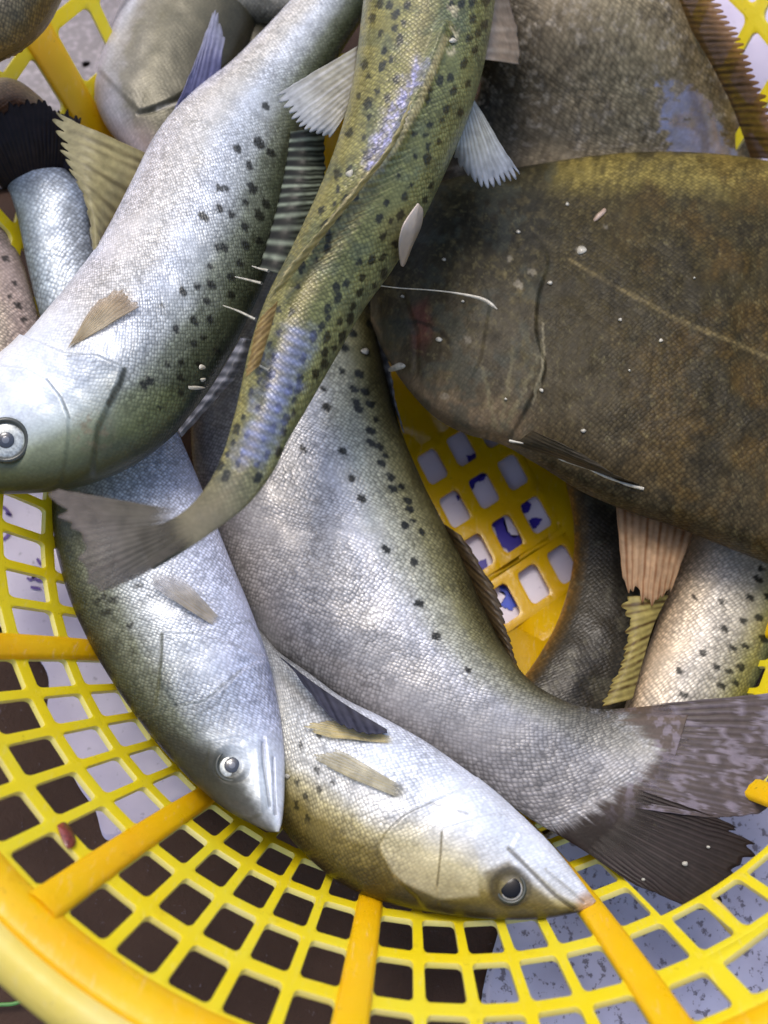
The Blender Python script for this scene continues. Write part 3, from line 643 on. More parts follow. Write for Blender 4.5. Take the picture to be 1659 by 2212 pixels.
# ---------------------------------------------------------- fish 5: bottom, head to the right
st5 = [(500, 1560, 532, 1325), (528, 1645, 572, 1372), (565, 1712, 602, 1408), (605, 1780, 665, 1452), (652, 1838, 742, 1508), (712, 1892, 830, 1552), (782, 1932, 920, 1603), (862, 1957, 1002, 1660), (942, 1973, 1077, 1717), (1022, 1983, 1142, 1777), (1100, 1987, 1197, 1832), (1170, 1985, 1238, 1882), (1232, 1975, 1268, 1922), (1268, 1965, 1286, 1946)]
op5 = [(808, 1832), (850, 1905), (950, 1950), (1040, 1940), (1040, 1850), (1010, 1760), (930, 1735), (860, 1770)]
jaw5 = [(1100, 1835), (1150, 1885), (1200, 1935), (1240, 1965)]
def paint5(px, py, s, c):
    k = ramp(c + (fbm(px, py, 55, 2) - .5) * .1, [(0, (52, 44, 20)), (.1, (80, 69, 32)), (.22, (128, 114, 64)), (.34, (178, 168, 128)), (.46, (212, 212, 210)), (.7, (222, 228, 238)), (1, (226, 230, 244))])
    k = mixc(k, lin((172, 162, 120)), (1 - sm(.2, .42, s)) * sm(.3, .5, c) * .5)
    k = mixc(k, lin((206, 206, 206)), (1 - sm(.1, .3, s)) * sm(.6, .8, c) * .5)
    k = mixc(k, lin((206, 196, 160)), sm(0, 12, sdp(px, py, op5)) * (1 - sm(.4, .6, c)) * .5)
    for pl, w_, a_ in ((op5[:3], 3., .5), ([op5[0], op5[7], op5[6], op5[5]], 2.6, .45), ([(955, 1800), (952, 1850), (945, 1915)], 2.2, .75)):
        k = mixc(k, lin((88, 80, 56)), (1 - sm(w_ * .5, w_ * 1.8, dpoly(px, py, pl))) * a_)
    k = mixc(k, lin((70, 62, 40)), (1 - sm(2, 6, dpoly(px, py, jaw5))) * .7)
    k = mixc(k, lin((96, 84, 48)), sm(0, 14, sdp(px, py, [(1040, 1880), (1100, 1850), (1140, 1890), (1200, 1945), (1230, 1985), (1050, 1995)])) * .75)
    k = mixc(k, lin((190, 150, 110)), (1 - sm(10, 36, np.hypot(px - 1270, py - 1950))) * .8)
    k = mixc(k, lin((150, 150, 150)), (1 - sm(1.2, 4, dpoly(px, py, [(1180, 1880), (1220, 1915), (1260, 1950)]))) * .5)
    k = mixc(k, lin((60, 58, 40)), (1 - sm(8, 26, np.hypot((px - 856) * .9, py - 1708))) * .8)
    k = mixc(k, lin((44, 38, 24)), (1 - sm(5, 16, np.abs(np.hypot(px - 1103, py - 1917) - 36))) * .6)
    sp = spotmask(px, py, [(685, 1665, 4), (690, 1705, 4), (650, 1610, 4), (700, 1640, 3.5), (660, 1720, 4), (720, 1690, 3), (640, 1690, 4), (690, 1590, 3.5), (640, 1740, 5), (665, 1770, 4)], elong=1.6, ang=1.4)
    k = mixc(k, DARKSPOT, sp * .8)
    return k, mk(1 - sm(.45, .56, s) * .6, .18 * sm(.2, .55, c), .34 + 0 * c)
def disp5(px, py, s, c):
    h = plate(px, py, [(1098, 1840), (1150, 1892), (1196, 1940), (1236, 1972), (1300, 1990), (1320, 1930), (1200, 1800), (1120, 1800)], .008, 16) + plate(px, py, G5, .016) + plate(px, py, P5_, .007, 40)
    h -= .009 * (1 - sm(0, 9, dpoly(px, py, jaw5))) + .005 * (1 - sm(0, 6, dpoly(px, py, [(1180, 1880), (1220, 1915), (1260, 1950)])))
    h -= .009 * (1 - sm(18, 44, np.hypot(px - 1103, py - 1917)))
    return h
f5 = fish('fish with white belly and golden olive back at the bottom, pointed snout to the right', st5, [-.1, -.08, -.06, -.04, -.01, .02, .05, .07, .09, .1, .11, .115, .12, .12], .29, paint5, disp=disp5, ns=460, ntop=190, pitch=.0088)
eye(f5, 1103, 1917, 26, .8, dz=.05, mat=plain('iris_grey', lin((196, 192, 182)), .25, .4, .8))
fin(f5.root, 'pectoral_fin', onp(f5, [(848, 1606), (854, 1600), (854, 1594)], .003), onp(f5, [(690, 1590), (648, 1566), (700, 1552)], .016), 9, (222, 214, 186), (212, 192, 124), .02, .35, .012, wave=.0005, basefade=.2, tipfade=.6, ragged=.15)
fin(f5.root, 'pelvic_fin', onp(f5, [(858, 1722), (864, 1708), (862, 1694)], .003), onp(f5, [(735, 1672), (668, 1632), (720, 1612)], .014), 10, (216, 212, 196), (186, 174, 136), .02, .4, .015, wave=.0005, basefade=.15, tipfade=.7, ragged=.12)

# ---------------------------------------------------------- fish 6: the broad dark one on the right
st6 = [(800, 630, 800, 690), (824, 556, 838, 776), (872, 480, 880, 838), (940, 412, 932, 890), (1030, 384, 1000, 928), (1130, 372, 1085, 953), (1230, 358, 1170, 1000), (1330, 348, 1262, 1055), (1430, 345, 1365, 1098), (1530, 350, 1470, 1132), (1620, 362, 1572, 1172), (1720, 380, 1680, 1215), (1850, 420, 1800, 1270)]
op6 = [(1190, 560), (1165, 640), (1160, 720), (1178, 800), (1140, 880), (1092, 945), (1000, 900), (960, 800), (980, 680), (1040, 580), (1110, 520)]
def paint6(px, py, s, c):
    f1 = fbm(px, py, 70, 0); f2_ = fbm(px, py, 16, 3)
    k = .86 * ramp(c + (f1 - .5) * .12, [(0, (60, 52, 26)), (.05, (124, 110, 58)), (.13, (132, 118, 62)), (.22, (68, 59, 32)), (.45, (58, 50, 27)), (.75, (58, 50, 30)), (1, (76, 66, 46))])
    k = mixc(k, lin((78, 60, 26)), sm(.45, .7, f1) * sm(1250, 1500, px) * .6)
    hd = 1 - sm(1130, 1230, px + (py - 650) * .1)
    k = mixc(k, ramp(c, [(0, (30, 30, 24)), (.3, (38, 37, 30)), (.6, (60, 54, 40)), (.85, (76, 67, 50)), (1, (104, 90, 70))]), hd * .9)
    k = mixc(k, lin((80, 72, 48)), hd * sm(.52, .7, f2_) * .55)
    k = mixc(k, lin((92, 82, 52)), sm(0, 30, sdp(px, py, [(1050, 560), (1130, 600), (1185, 660), (1165, 760), (1130, 880), (1090, 800), (1100, 680)])) * sm(.4, .6, f2_) * .55)
    k = mixc(k, lin((104, 52, 46)), sm(0, 26, sdp(px, py, [(875, 660), (930, 630), (950, 720), (920, 790), (880, 760)])) * .5)
    k = mixc(k, lin((34, 30, 24)), (1 - sm(3, 9, dpoly(px, py, [(1165, 640), (1160, 720), (1176, 800), (1140, 880), (1092, 945)]))) * .2)
    k = mixc(k, lin((150, 140, 110)), (1 - sm(1.5, 5, dpoly(px, py, [(1170, 745), (1172, 800), (1155, 850)]))) * .35)
    k = mixc(k, lin((110, 96, 62)), (1 - sm(2, 7, dpoly(px, py, [(1230, 560), (1330, 620), (1480, 700), (1659, 770), (1850, 840)]))) * .6)
    k = mixc(k, lin((134, 126, 110)), spotmask(px, py, [(1255, 540, 8), (1150, 590, 6), (1120, 620, 7), (1100, 560, 5), (1310, 490, 4), (1010, 740, 5), (960, 860, 5)], elong=1.1) * .6)
    k = mixc(k, lin((46, 42, 32)), (1 - sm(.3, .48, f1)) * .45)
    st_ = fbm(px * 1.0 + py * .25, py * .3 - px * .08, 9, 4)
    k = k * (.5 + 1.0 * st_)[..., None]
    k = mixc(k, lin((150, 140, 96)), sm(.62, .74, fbm(px, py, 7, 1)) * sm(.35, .6, fbm(px, py, 50, 3)) * .16)
    k = mixc(k, lin((132, 112, 88)), sm(.9, 1, c) * hd * .4)
    k = mixc(k, lin((150, 140, 112)), (1 - sm(1, 4, dpoly(px + (f2_ - .5) * 14, py, [(1172, 700), (1176, 770), (1168, 820), (1150, 870)]))) * .5)
    k = mixc(k, lin((30, 26, 20)), (1 - sm(2, 8, dpoly(px, py + (f2_ - .5) * 12, [(846, 700), (900, 694), (950, 716), (975, 748)]))) * .7)
    for a_, b_ in (((1092, 930), (1178, 745)), ((1080, 935), (1110, 760)), ((1070, 925), (1040, 800))):
        k = mixc(k, lin((126, 118, 88)), (1 - sm(1.5, 7, dpoly(px + (f2_ - .5) * 20, py, [a_, b_]))) * .4)
    k = mixc(k, lin((62, 66, 58)), sm(.5, .7, fbm(px, py, 34, 5)) * hd * .5)
    return k, mk(1 - hd * .55, .0 * np.ones_like(c), .46 + 0 * c)
def disp6(px, py, s, c):
    h = plate(px, py, G6, .016, 160) * sm(470, 660, py + (fbm(px, py, 30, 1) - .5) * 60) + plate(px, py, C6_, .004, 90) * sm(500, 700, py)
    h -= .008 * (1 - sm(0, 10, dpoly(px, py, [(870, 640), (900, 720), (900, 800), (880, 830)])))
    return h + .004 * (fbm(px, py, 60, 5) - .5) * sm(.05, .2, c) * (1 - sm(.85, .97, c))
f6 = fish('broad dark olive brown fish filling the right side, blunt head pointing left', st6, [-.02, -.02, .0, .02, .03, .04, .05, .06, .07, .08, .08, .08, .08], .13, paint6, skin=SKIN_DARK, disp=disp6, ns=480, ntop=240, pitch=.0112, flat=.7)
fin(f6.root, 'pelvic_fin', [(1092, 952, .12), (1110, 958, .13), (1130, 945, .16), (1150, 930, .18)], [(1392, 1056, .12), (1395, 1052, .14), (1340, 1030, .2), (1270, 985, .22)], 8, (78, 70, 54), (58, 50, 38), .05, .03, .03)
ed = np.array([W(x, y, z) for x, y, z in crom([(1100, 952, .14), (1150, 962, .152), (1180, 975, .155), (1220, 995, .156), (1260, 1008, .155), (1310, 1030, .15), (1350, 1045, .145), (1390, 1056, .14)], 60)])
vv, ff = tube(ed, .0011 * (.6 + .8 * vn(np.arange(60) / 3., np.arange(60) * 0., 2)), 6); mesh('fin_spine', vv, ff, FLECK, f6.root)

# ---------------------------------------------------------- fish 7: mottled grey brown, top right
st7 = [(1370, -170, 980, -170), (1420, -80, 1000, -80), (1468, 0, 1015, 0), (1525, 100, 1025, 100), (1575, 200, 1035, 200), (1622, 300, 960, 320), (1665, 400, 900, 450), (1690, 500, 880, 560)]
def paint7(px, py, s, c):
    f1 = fbm(px, py, 60, 2); f2_ = fbm(px, py, 13, 0)
    k = ramp(c + (f1 - .5) * .15, [(0, (108, 90, 60)), (.15, (128, 114, 86)), (.4, (132, 121, 96)), (.65, (122, 110, 88)), (.85, (88, 79, 64)), (1, (52, 47, 38))])
    k = k * (.55 + .9 * fbm(px * .5 + py * .9, py * .5 - px * .9, 11, 3) )[..., None]
    k = mixc(k, lin((164, 154, 138)), sm(.52, .7, f2_) * sm(.35, .65, f1) * .5)
    k = mixc(k, lin((70, 60, 44)), sm(.55, .7, fbm(px + py * .4, py * .35, 12, 4)) * .4)
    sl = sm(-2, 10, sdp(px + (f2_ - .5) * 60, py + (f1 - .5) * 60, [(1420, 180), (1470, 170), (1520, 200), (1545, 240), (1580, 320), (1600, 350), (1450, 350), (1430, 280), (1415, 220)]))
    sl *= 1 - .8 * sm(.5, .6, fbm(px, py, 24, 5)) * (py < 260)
    k = mixc(k, lin((150, 150, 176)), sl * (.2 + .7 * f2_))  # lavender sky reflection painted into the skin colour
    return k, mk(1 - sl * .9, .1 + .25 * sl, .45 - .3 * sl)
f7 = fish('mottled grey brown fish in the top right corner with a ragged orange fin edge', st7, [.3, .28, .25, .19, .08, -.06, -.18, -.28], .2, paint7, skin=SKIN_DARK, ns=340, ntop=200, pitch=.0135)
fin(f7.root, 'dorsal_fin', [(1432, -60, .29), (1474, 30, .28), (1532, 130, .24), (1584, 235, .17), (1622, 340, .06)], [(1500, -70, .38), (1578, 30, .36), (1625, 120, .33), (1668, 230, .24), (1700, 345, .14)], 30, (134, 102, 58), (88, 68, 42), .25, .25, .02, tipc=(156, 108, 54), ragged=.15, wave=.0005, tipfade=.35)

# ---------------------------------------------------------- fish 8: pale spotted fish low on the right
st8 = [(1830, 1020, 1560, 1020), (1790, 1120, 1510, 1110), (1745, 1220, 1468, 1210), (1700, 1320, 1430, 1310), (1660, 1420, 1392, 1420), (1615, 1510, 1352, 1520), (1570, 1590, 1320, 1620)]
sp8 = [(1560, 1300, 5), (1565, 1358, 6), (1637, 1250, 6), (1645, 1228, 5), (1620, 1290, 6), (1605, 1340, 5), (1585, 1400, 6), (1640, 1335, 6), (1520, 1410, 5), (1548, 1440, 5), (1600, 1440, 6), (1468, 1448, 6), (1475, 1500, 6), (1560, 1480, 6), (1590, 1475, 5), (1650, 1380, 6), (1500, 1290, 4), (1660, 1290, 6), (1610, 1395, 5), (1575, 1450, 5)]
def paint8(px, py, s, c):
    k = ramp(c + (fbm(px, py, 40, 1) - .5) * .1, [(0, (110, 108, 50)), (.2, (150, 146, 96)), (.4, (186, 178, 158)), (.65, (202, 194, 182)), (.85, (214, 194, 166)), (1, (206, 176, 140))])
    k = mixc(k, DARKSPOT, spotmask(px, py, sp8) * .9); return k, mk(np.ones_like(c), .2 * np.ones_like(c), .4 + 0 * c)
f8 = fish('pale beige spotted fish wedged under the dark fish and behind the silver tail', st8, [-.2, -.19, -.18, -.17, -.16, -.15, -.16], .28, paint8, ns=260, ntop=130, pitch=.011)
fin(f8.root, 'pelvic_fin', [(1330, 1080, -.04), (1390, 1100, -.04), (1440, 1118, -.04), (1500, 1140, -.05)], [(1346, 1272, -.06), (1378, 1310, -.06), (1412, 1326, -.06), (1444, 1290, -.06)], 10, (206, 172, 134), (150, 106, 70), .05, .2, .02, ragged=.2, wave=.0004)
fin(f8.root, 'anal_fin', [(1444, 1285, -.08), (1412, 1350, -.08), (1388, 1430, -.08), (1366, 1510, -.08)], [(1338, 1290, -.08), (1344, 1380, -.08), (1322, 1462, -.08), (1288, 1530, -.08)], 14, (186, 170, 100), (96, 74, 38), .12, .08, .02, ragged=.25, wave=.0005)
# ---------------------------------------------------------- fish 9: dark one in the hollow
st9 = [(1195, 930, 1420, 950), (1222, 1040, 1440, 1050), (1240, 1140, 1450, 1140), (1234, 1240, 1450, 1250), (1205, 1340, 1440, 1350), (1155, 1430, 1410, 1450), (1100, 1500, 1370, 1540), (1060, 1560, 1330, 1640)]
def paint9(px, py, s, c):
    f1 = fbm(px, py, 30, 3)
    k = ramp(c, [(0, (150, 106, 44)), (.05, (96, 74, 40)), (.14, (54, 48, 36)), (.5, (46, 42, 34)), (1, (60, 54, 40))])
    k = mixc(k, lin((86, 82, 66)), sm(.55, .7, f1) * .5); return k, mk(np.ones_like(c), .05 + 0 * c, .38 + 0 * c)
f9 = fish('small dark brown fish in the hollow beside the open basket floor', st9, [-.27, -.27, -.27, -.27, -.26, -.25, -.25, -.25], .2, paint9, skin=SKIN_DARK, ns=220, ntop=110, pitch=.011)

# ---------------------------------------------------------- fish 1: top left, white belly, head off the left edge
st1 = [(-175, 1010, -170, 980), (-130, 1040, -135, 920), (-70, 1058, -80, 860), (10, 1064, -30, 805), (105, 1058, 15, 770), (205, 1036, 62, 728), (305, 988, 112, 670), (395, 912, 162, 608), (465, 815, 208, 545), (525, 705, 250, 470), (575, 595, 290, 390), (612, 485, 330, 312), (637, 385, 378, 248), (655, 295, 432, 196), (685, 205, 490, 150), (725, 130, 548, 92), (772, 55, 600, 38), (830, -25, 652, -25), (885, -110, 705, -110)]
sp1 = [(573, 228, 6), (512, 325), (560, 308, 8), (475, 408, 6), (490, 410, 5), (545, 408, 8), (440, 467, 7), (500, 465, 5), (475, 452, 5), (528, 490, 6), (560, 465, 8), (485, 535, 6), (472, 535, 5), (455, 573, 5), (530, 530, 7), (395, 630, 6), (425, 620, 5), (455, 615, 7), (380, 712, 6), (418, 692, 7), (455, 690, 6), (310, 833, 7), (322, 823, 7), (390, 817, 6), (392, 850, 5), (345, 882, 4), (362, 788, 5), (392, 784, 5), (445, 650, 6), (500, 600, 7), (520, 570, 6), (420, 745, 5), (440, 730, 5), (540, 360, 6), (585, 330, 7), (530, 440, 5), (500, 640, 5), (350, 660, 3), (470, 760, 5), (430, 790, 5), (560, 520, 6), (575, 440, 7)]
op1 = [(100, 820), (150, 775), (210, 770), (272, 800), (262, 835), (235, 880), (215, 920), (150, 930), (100, 905)]
def paint1(px, py, s, c):
    k = ramp(c + (fbm(px, py, 60, 0) - .5) * .09, [(0, (52, 58, 44)), (.1, (74, 80, 62)), (.2, (114, 120, 106)), (.3, (164, 170, 172)), (.46, (196, 202, 212)), (.6, (200, 198, 194)), (.75, (214, 208, 202)), (.88, (226, 222, 226)), (1, (224, 226, 244))])
    hd = 1 - sm(.27, .38, s)
    k = mixc(k, ramp(c, [(0, (60, 62, 44)), (.08, (88, 94, 68)), (.18, (130, 138, 114)), (.29, (186, 196, 196)), (.42, (222, 229, 236)), (1, (226, 231, 244))]), hd * .85)
    k = mixc(k, lin((110, 118, 74)), sm(0, 40, sdp(px, py, [(230, 870), (300, 800), (400, 830), (420, 880), (320, 970), (230, 960)])) * .4)
    k = mixc(k, lin((186, 160, 120)), sm(-10, 25, sdp(px, py, [(150, 730), (200, 660), (280, 625), (300, 650), (230, 690), (170, 745)])) * .4)
    k = mixc(k, lin((150, 158, 168)), sm(.8, 1, s) * sm(.2, .4, c) * .3)
    for pl, w_, a_ in (([(272, 800), (262, 835), (235, 880)], 3.4, .75), ([(150, 775), (210, 770), (272, 800)], 2.2, .35), ([(103, 822), (135, 862), (152, 905)], 2.4, .6)):
        k = mixc(k, lin((90, 92, 84)), (1 - sm(w_ * .5, w_ * 1.8, dpoly(px, py, pl))) * a_)
    k = mixc(k, DARKSPOT, spotmask(px, py, sp1, 6, ang=.9) * .92)
    k = mixc(k, lin((120, 108, 88)), sm(.5, .65, fbm(px, py, 14, 2)) * (1 - sm(20, 60, np.hypot(px - 200, py - 935))) * .6)
    return k, mk(1 - hd * .8, .18 * sm(.15, .5, c), .34 + 0 * c)
def disp1(px, py, s, c):
    h = plate(px, py, G1, .02, 90) + plate(px, py, P1_, .008, 50)
    h -= .008 * (1 - sm(26, 60, np.hypot(px - 15, py - 955)))
    return h
f1 = fish('large white bellied fish with spotted back, its head cut off by the left edge', st1, [.25, .25, .26, .27, .28, .28, .28, .27, .26, .25, .24, .23, .22, .21, .2, .2, .2, .2, .2], .27, paint1, disp=disp1, ns=560, ntop=210, pitch=.0086)
eye(f1, 16, 952, 38, .44, cloudy=True, dz=.45)
fin(f1.root, 'pelvic_fin', [(318, 332, .24), (296, 385, .24), (262, 450, .24), (236, 520, .24), (222, 560, .24)], [(108, 238, .3), (118, 300, .3), (140, 352, .3), (180, 428, .3), (200, 540, .28)], 11, (176, 164, 116), (124, 112, 76), .16, .06, .05, tipc=(178, 172, 140), ragged=.08)
fin(f1.root, 'anal_fin', [(366, 262, .22), (395, 232, .22), (430, 204, .22), (475, 165, .21)], [(440, 95, .26), (452, 45, .27), (468, 18, .27), (484, 80, .25)], 8, (140, 140, 176), (104, 104, 136), .1, .1, .03, tipc=(176, 178, 196))
fin(f1.root, 'pectoral_fin', onp(f1, [(142, 758), (150, 754), (156, 748)], .004), onp(f1, [(205, 655), (268, 618), (312, 655)], .014), 11, (214, 202, 176), (190, 168, 130), .02, .4, .012, tipc=(170, 146, 118), basefade=.3, tipfade=.7, ragged=.12, wave=.0005)
fin(f1.root, 'dorsal_fin', [(628, 285, .3), (615, 370, .3), (595, 460, .3), (560, 580, .3)], [(700, 275, .3), (705, 370, .29), (690, 450, .28), (640, 600, .28)], 13, (24, 26, 20), (150, 160, 140), .05, .0, .02, sharp=6., wave=.0006)
fin(f1.root, 'dorsal_fin', [(520, 730, .3), (480, 800, .3), (440, 860, .3), (385, 930, .29)], [(545, 735, .27), (520, 800, .28), (470, 860, .28), (392, 942, .27)], 9, (74, 76, 82), (150, 150, 158), .1, .0, .02)

# ---------------------------------------------------------- fish 2: seen from above, tail swung to the left
st2 = [(800, -160, 1085, -160), (792, -70, 1080, -70), (785, 0, 1070, 0), (776, 80, 1058, 80), (764, 170, 1038, 170), (745, 260, 1010, 255), (718, 345, 972, 345), (684, 430, 928, 440), (650, 505, 885, 515), (616, 575, 840, 585), (582, 640, 792, 650), (556, 705, 750, 720), (535, 775, 708, 795), (518, 850, 664, 875), (502, 915, 622, 950), (480, 985, 592, 1015), (450, 1045, 540, 1085), (405, 1098, 475, 1138), (350, 1130, 400, 1190), (290, 1138, 330, 1232)]
L2 = [(p[0], p[1]) for p in st2]; R2 = [(p[2], p[3]) for p in st2]
def g2(r_):
    t = r_.uniform(.1, .82); c = r_.choice([r_.uniform(.05, .36), r_.uniform(.6, .97)])
    a = along(L2, 0, t); b = along(R2, 0, t); return (a[0] * (1 - c) + b[0] * c, a[1] * (1 - c) + b[1] * c, r_.uniform(4., 7.5), 21)
sp2 = rand_pts(150, g2, 5)
def paint2(px, py, s, c):
    f_ = fbm(px, py, 45, 1)
    k = ramp(c + (f_ - .5) * .1, [(0, (150, 140, 84)), (.12, (134, 126, 74)), (.35, (116, 112, 62)), (.5, (134, 126, 84)), (.65, (102, 104, 62)), (.85, (114, 116, 72)), (1, (132, 132, 88))])
    k = mixc(k, lin((88, 96, 74)), sm(.5, .72, f_) * .5)
    k = mixc(k, lin((98, 92, 78)), sm(.74, .9, s) * .9)
    k = mixc(k, DARKSPOT, spotmask(px, py, sp2, elong=1.35, ang=1.9) * .9)
    cl = [(985, -60), (950, 60), (905, 170), (860, 260), (820, 350), (770, 430)]
    st_ = sm(.4, .6, fbm(px + py, px - py, 14, 3))
    k = mixc(k, lin((160, 158, 196)), (1 - sm(0, 34, dpoly(px, py, [(905, 150), (870, 215), (835, 290), (805, 360)]) + (fbm(px, py, 20, 4) - .5) * 44)) * (.3 + .6 * st_))  # bluish sheen down the back, painted into the skin colour
    k = mixc(k, lin((196, 180, 132)), (1 - sm(3, 10, dpoly(px, py, [(960, 90), (905, 230), (850, 330), (770, 420), (690, 520), (620, 600)]))) * .7)
    k = mixc(k, lin((200, 186, 150)), (1 - sm(4, 16, dpoly(px, py, [(960, -40), (985, 40), (975, 110)]))) * st_ * .7)
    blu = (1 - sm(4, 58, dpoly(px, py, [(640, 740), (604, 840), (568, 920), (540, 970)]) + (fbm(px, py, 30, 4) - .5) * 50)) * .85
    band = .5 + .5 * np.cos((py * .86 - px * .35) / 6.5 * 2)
    k = mixc(k, lin((128, 136, 176)), blu * (.45 + .4 * band))  # blue shimmer on the tail stem, also laid on as colour
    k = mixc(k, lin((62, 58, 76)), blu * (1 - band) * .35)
    return k, mk((1 - .5 * blu) * (1 - sm(.8, .92, s)), .12 + .3 * blu, .36 + .14 * sm(.8, .92, s))
def disp2(px, py, s, c):
    h = .02 * (1 - sm(0, 26, dpoly(px, py, [(960, 60), (905, 210), (850, 325), (770, 420), (690, 520), (620, 600)])))
    return h + .003 * np.cos(px * .22 + py * .5) * (1 - sm(10, 60, dpoly(px, py, [(905, 210), (850, 325), (770, 420), (690, 520)])))
f2 = fish('olive fish with dense dark spots seen from above, topmost, its tail swung left', st2, [.46, .46, .46, .46, .46, .46, .46, .45, .45, .45, .45, .47, .5, .53, .57, .61, .64, .66, .67], [.5] * 8 + [.45, .36, .2, .07, .02], paint2, skin=SKIN_OLIVE, disp=disp2, ns=460, ntop=170, pitch=.0105)
fin(f2.root, 'tail_fin', [(395, 1104, .668), (400, 1120, .675), (408, 1140, .675), (425, 1165, .668)], [(96, 1052, .7), (112, 1110, .72), (150, 1160, .72), (160, 1225, .72), (190, 1285, .7), (275, 1262, .68)], 18, (104, 98, 86), (88, 82, 72), .0, .15, .01, tipc=(120, 110, 106), ragged=.16, basefade=.34, tipfade=.6, wave=.0005)
fin(f2.root, 'pectoral_fin', [(772, 100, .42), (768, 150, .42), (758, 200, .42), (745, 250, .42)], [(592, 208, .4), (625, 255, .4), (660, 285, .4), (712, 298, .4)], 11, (172, 168, 150), (196, 194, 190), .14, .2, .02, tipc=(186, 190, 196))
fin(f2.root, 'pectoral_fin', [(1012, 196, .42), (1020, 225, .42), (1008, 262, .42), (992, 300, .42)], [(1125, 382, .32), (1085, 402, .32), (1035, 405, .33), (980, 340, .36)], 11, (160, 160, 150), (190, 192, 190), .16, .12, .02, tipc=(190, 194, 204))
fin(f2.root, 'pectoral_fin', [(1062, -40, .42), (1058, 20, .42), (1052, 80, .42), (1046, 128, .42)], [(1100, -40, .3), (1108, 20, .3), (1120, 80, .3), (1122, 140, .3)], 7, (168, 148, 128), (190, 172, 152), .02, .05, .03)
fin(f2.root, 'first_dorsal_fin', [(925, 160, .59), (870, 290, .6), (780, 410, .6), (690, 520, .59), (610, 620, .58)], [(900, 190, .62), (835, 320, .64), (740, 440, .64), (650, 545, .63), (575, 650, .61)], 15, (150, 140, 92), (206, 192, 144), .2, .1, .01)
fin(f2.root, 'second_dorsal_fin', [(600, 650, .6), (590, 690, .61), (575, 740, .62), (560, 790, .63)], [(560, 690, .61), (548, 730, .62), (536, 780, .63), (530, 815, .64)], 8, (120, 96, 56), (176, 150, 96), .1, .1, .01)
for pts in ([(508, 598, .5), (530, 603, .54), (565, 612, .59)], [(482, 660, .5), (515, 672, .54), (552, 690, .57)], [(545, 575, .55), (560, 580, .58), (580, 585, .6)], [(548, 780, .57), (565, 792, .58), (582, 800, .59)]):
    vv, ff = tube(np.array([W(*p) for p in crom(pts, 14)]), np.linspace(.0004, .0010, 14), 6); mesh('fin_spine', vv, ff, FLECK, f2.root)

# ---------------------------------------------------------- the smaller glimpses at the left and top
def simple(stops, mott=None, metal=.3, scale=1.0, sp=None):
    def p(px, py, s, c):
        k = ramp(c + (fbm(px, py, 40, 1) - .5) * .12, stops)
        if mott: k = mixc(k, lin(mott), sm(.55, .72, fbm(px, py, 15, 3)) * .5)
        if sp: k = mixc(k, DARKSPOT, spotmask(px, py, sp, 6) * .85)
        return k, mk(scale + 0 * c, metal + 0 * c, .38 + 0 * c)
    return p
st10 = [(600, -90, 300, -110), (580, 0, 268, -10), (545, 90, 240, 75), (510, 170, 212, 160), (480, 240, 206, 215), (450, 300, 232, 275), (420, 345, 290, 335), (390, 370, 340, 365)]
def paint10(px, py, s, c):
    k = ramp(c + (fbm(px, py, 35, 0) - .5) * .12, [(0, (56, 53, 40)), (.3, (78, 75, 58)), (.55, (104, 100, 82)), (.74, (134, 130, 118)), (.87, (190, 188, 194)), (1, (204, 196, 206))])
    k = mixc(k, lin((206, 180, 176)), sm(240, 310, py) * sm(.4, .8, c) * .5)
    k = mixc(k, lin((58, 54, 44)), (1 - sm(2, 6, dpoly(px, py, [(310, 242), (360, 228), (420, 194)]))) * .35)
    k = mixc(k, lin((200, 196, 184)), (1 - sm(2, 6, dpoly(px, py, [(340, 236), (390, 222), (425, 206)]))) * .5)
    return k, mk(.35 + 0 * c, .2 + 0 * c, .36 + 0 * c)
def disp10(px, py, s, c): return -.006 * (1 - sm(0, 7, dpoly(px, py, [(300, 246), (330, 240), (365, 226), (400, 206), (440, 178)]))) + plate(px, py, [(180, 120), (300, 246), (365, 226), (440, 178), (640, 60), (600, -200), (100, -200)], .008, 40)
f10 = fish('grey headed fish with a pale throat behind the upper left fish, closed mouth showing', st10, .08, .27, paint10, ns=220, ntop=120, disp=disp10)
st12 = [(12, 400, 150, 372), (26, 430, 178, 405), (42, 490, 192, 452), (58, 570, 198, 520), (80, 660, 215, 590), (110, 760, 260, 660)]
f12 = fish('silver fish stem rising to a dark fanned tail at the left', st12, [.13, .13, .12, .1, .08, .06], .2, simple([(0, (110, 120, 124)), (.2, (160, 172, 182)), (.5, (206, 216, 228)), (.8, (196, 206, 220)), (1, (150, 160, 176))], metal=.2), ns=180, ntop=100, pitch=.0115)
fin(f12.root, 'tail_fin', [(8, 410, .13), (50, 388, .15), (100, 372, .15), (152, 372, .13)], [(-90, 300, .3), (-10, 215, .32), (95, 200, .3), (178, 242, .24)], 24, (50, 40, 36), (30, 27, 34), .05, .04, .02, ragged=.22, wave=.0004, tipc=(44, 34, 32))
fin(f12.root, 'tail_lobe', [(120, 372, .13), (140, 374, .13), (160, 380, .13)], [(150, 250, .22), (182, 320, .2), (190, 382, .16)], 6, (52, 50, 60), (34, 34, 46), .1, .02, .02)
st13 = [(-190, 430, -10, 470), (-190, 500, 18, 505), (-180, 570, 48, 565), (-170, 640, 72, 640), (-150, 720, 88, 715), (-120, 800, 92, 800)]
f13 = fish('pinkish grey spotted fish cut off by the left edge beside the silver stem', st13, .06, .26, simple([(0, (90, 84, 70)), (.6, (150, 140, 124)), (.85, (178, 158, 148)), (1, (160, 146, 138))], metal=.15, sp=[(40, 660, 6), (55, 785, 6), (30, 610, 4), (50, 690, 5), (12, 560, 5), (20, 640, 4)]), ns=180, ntop=100)
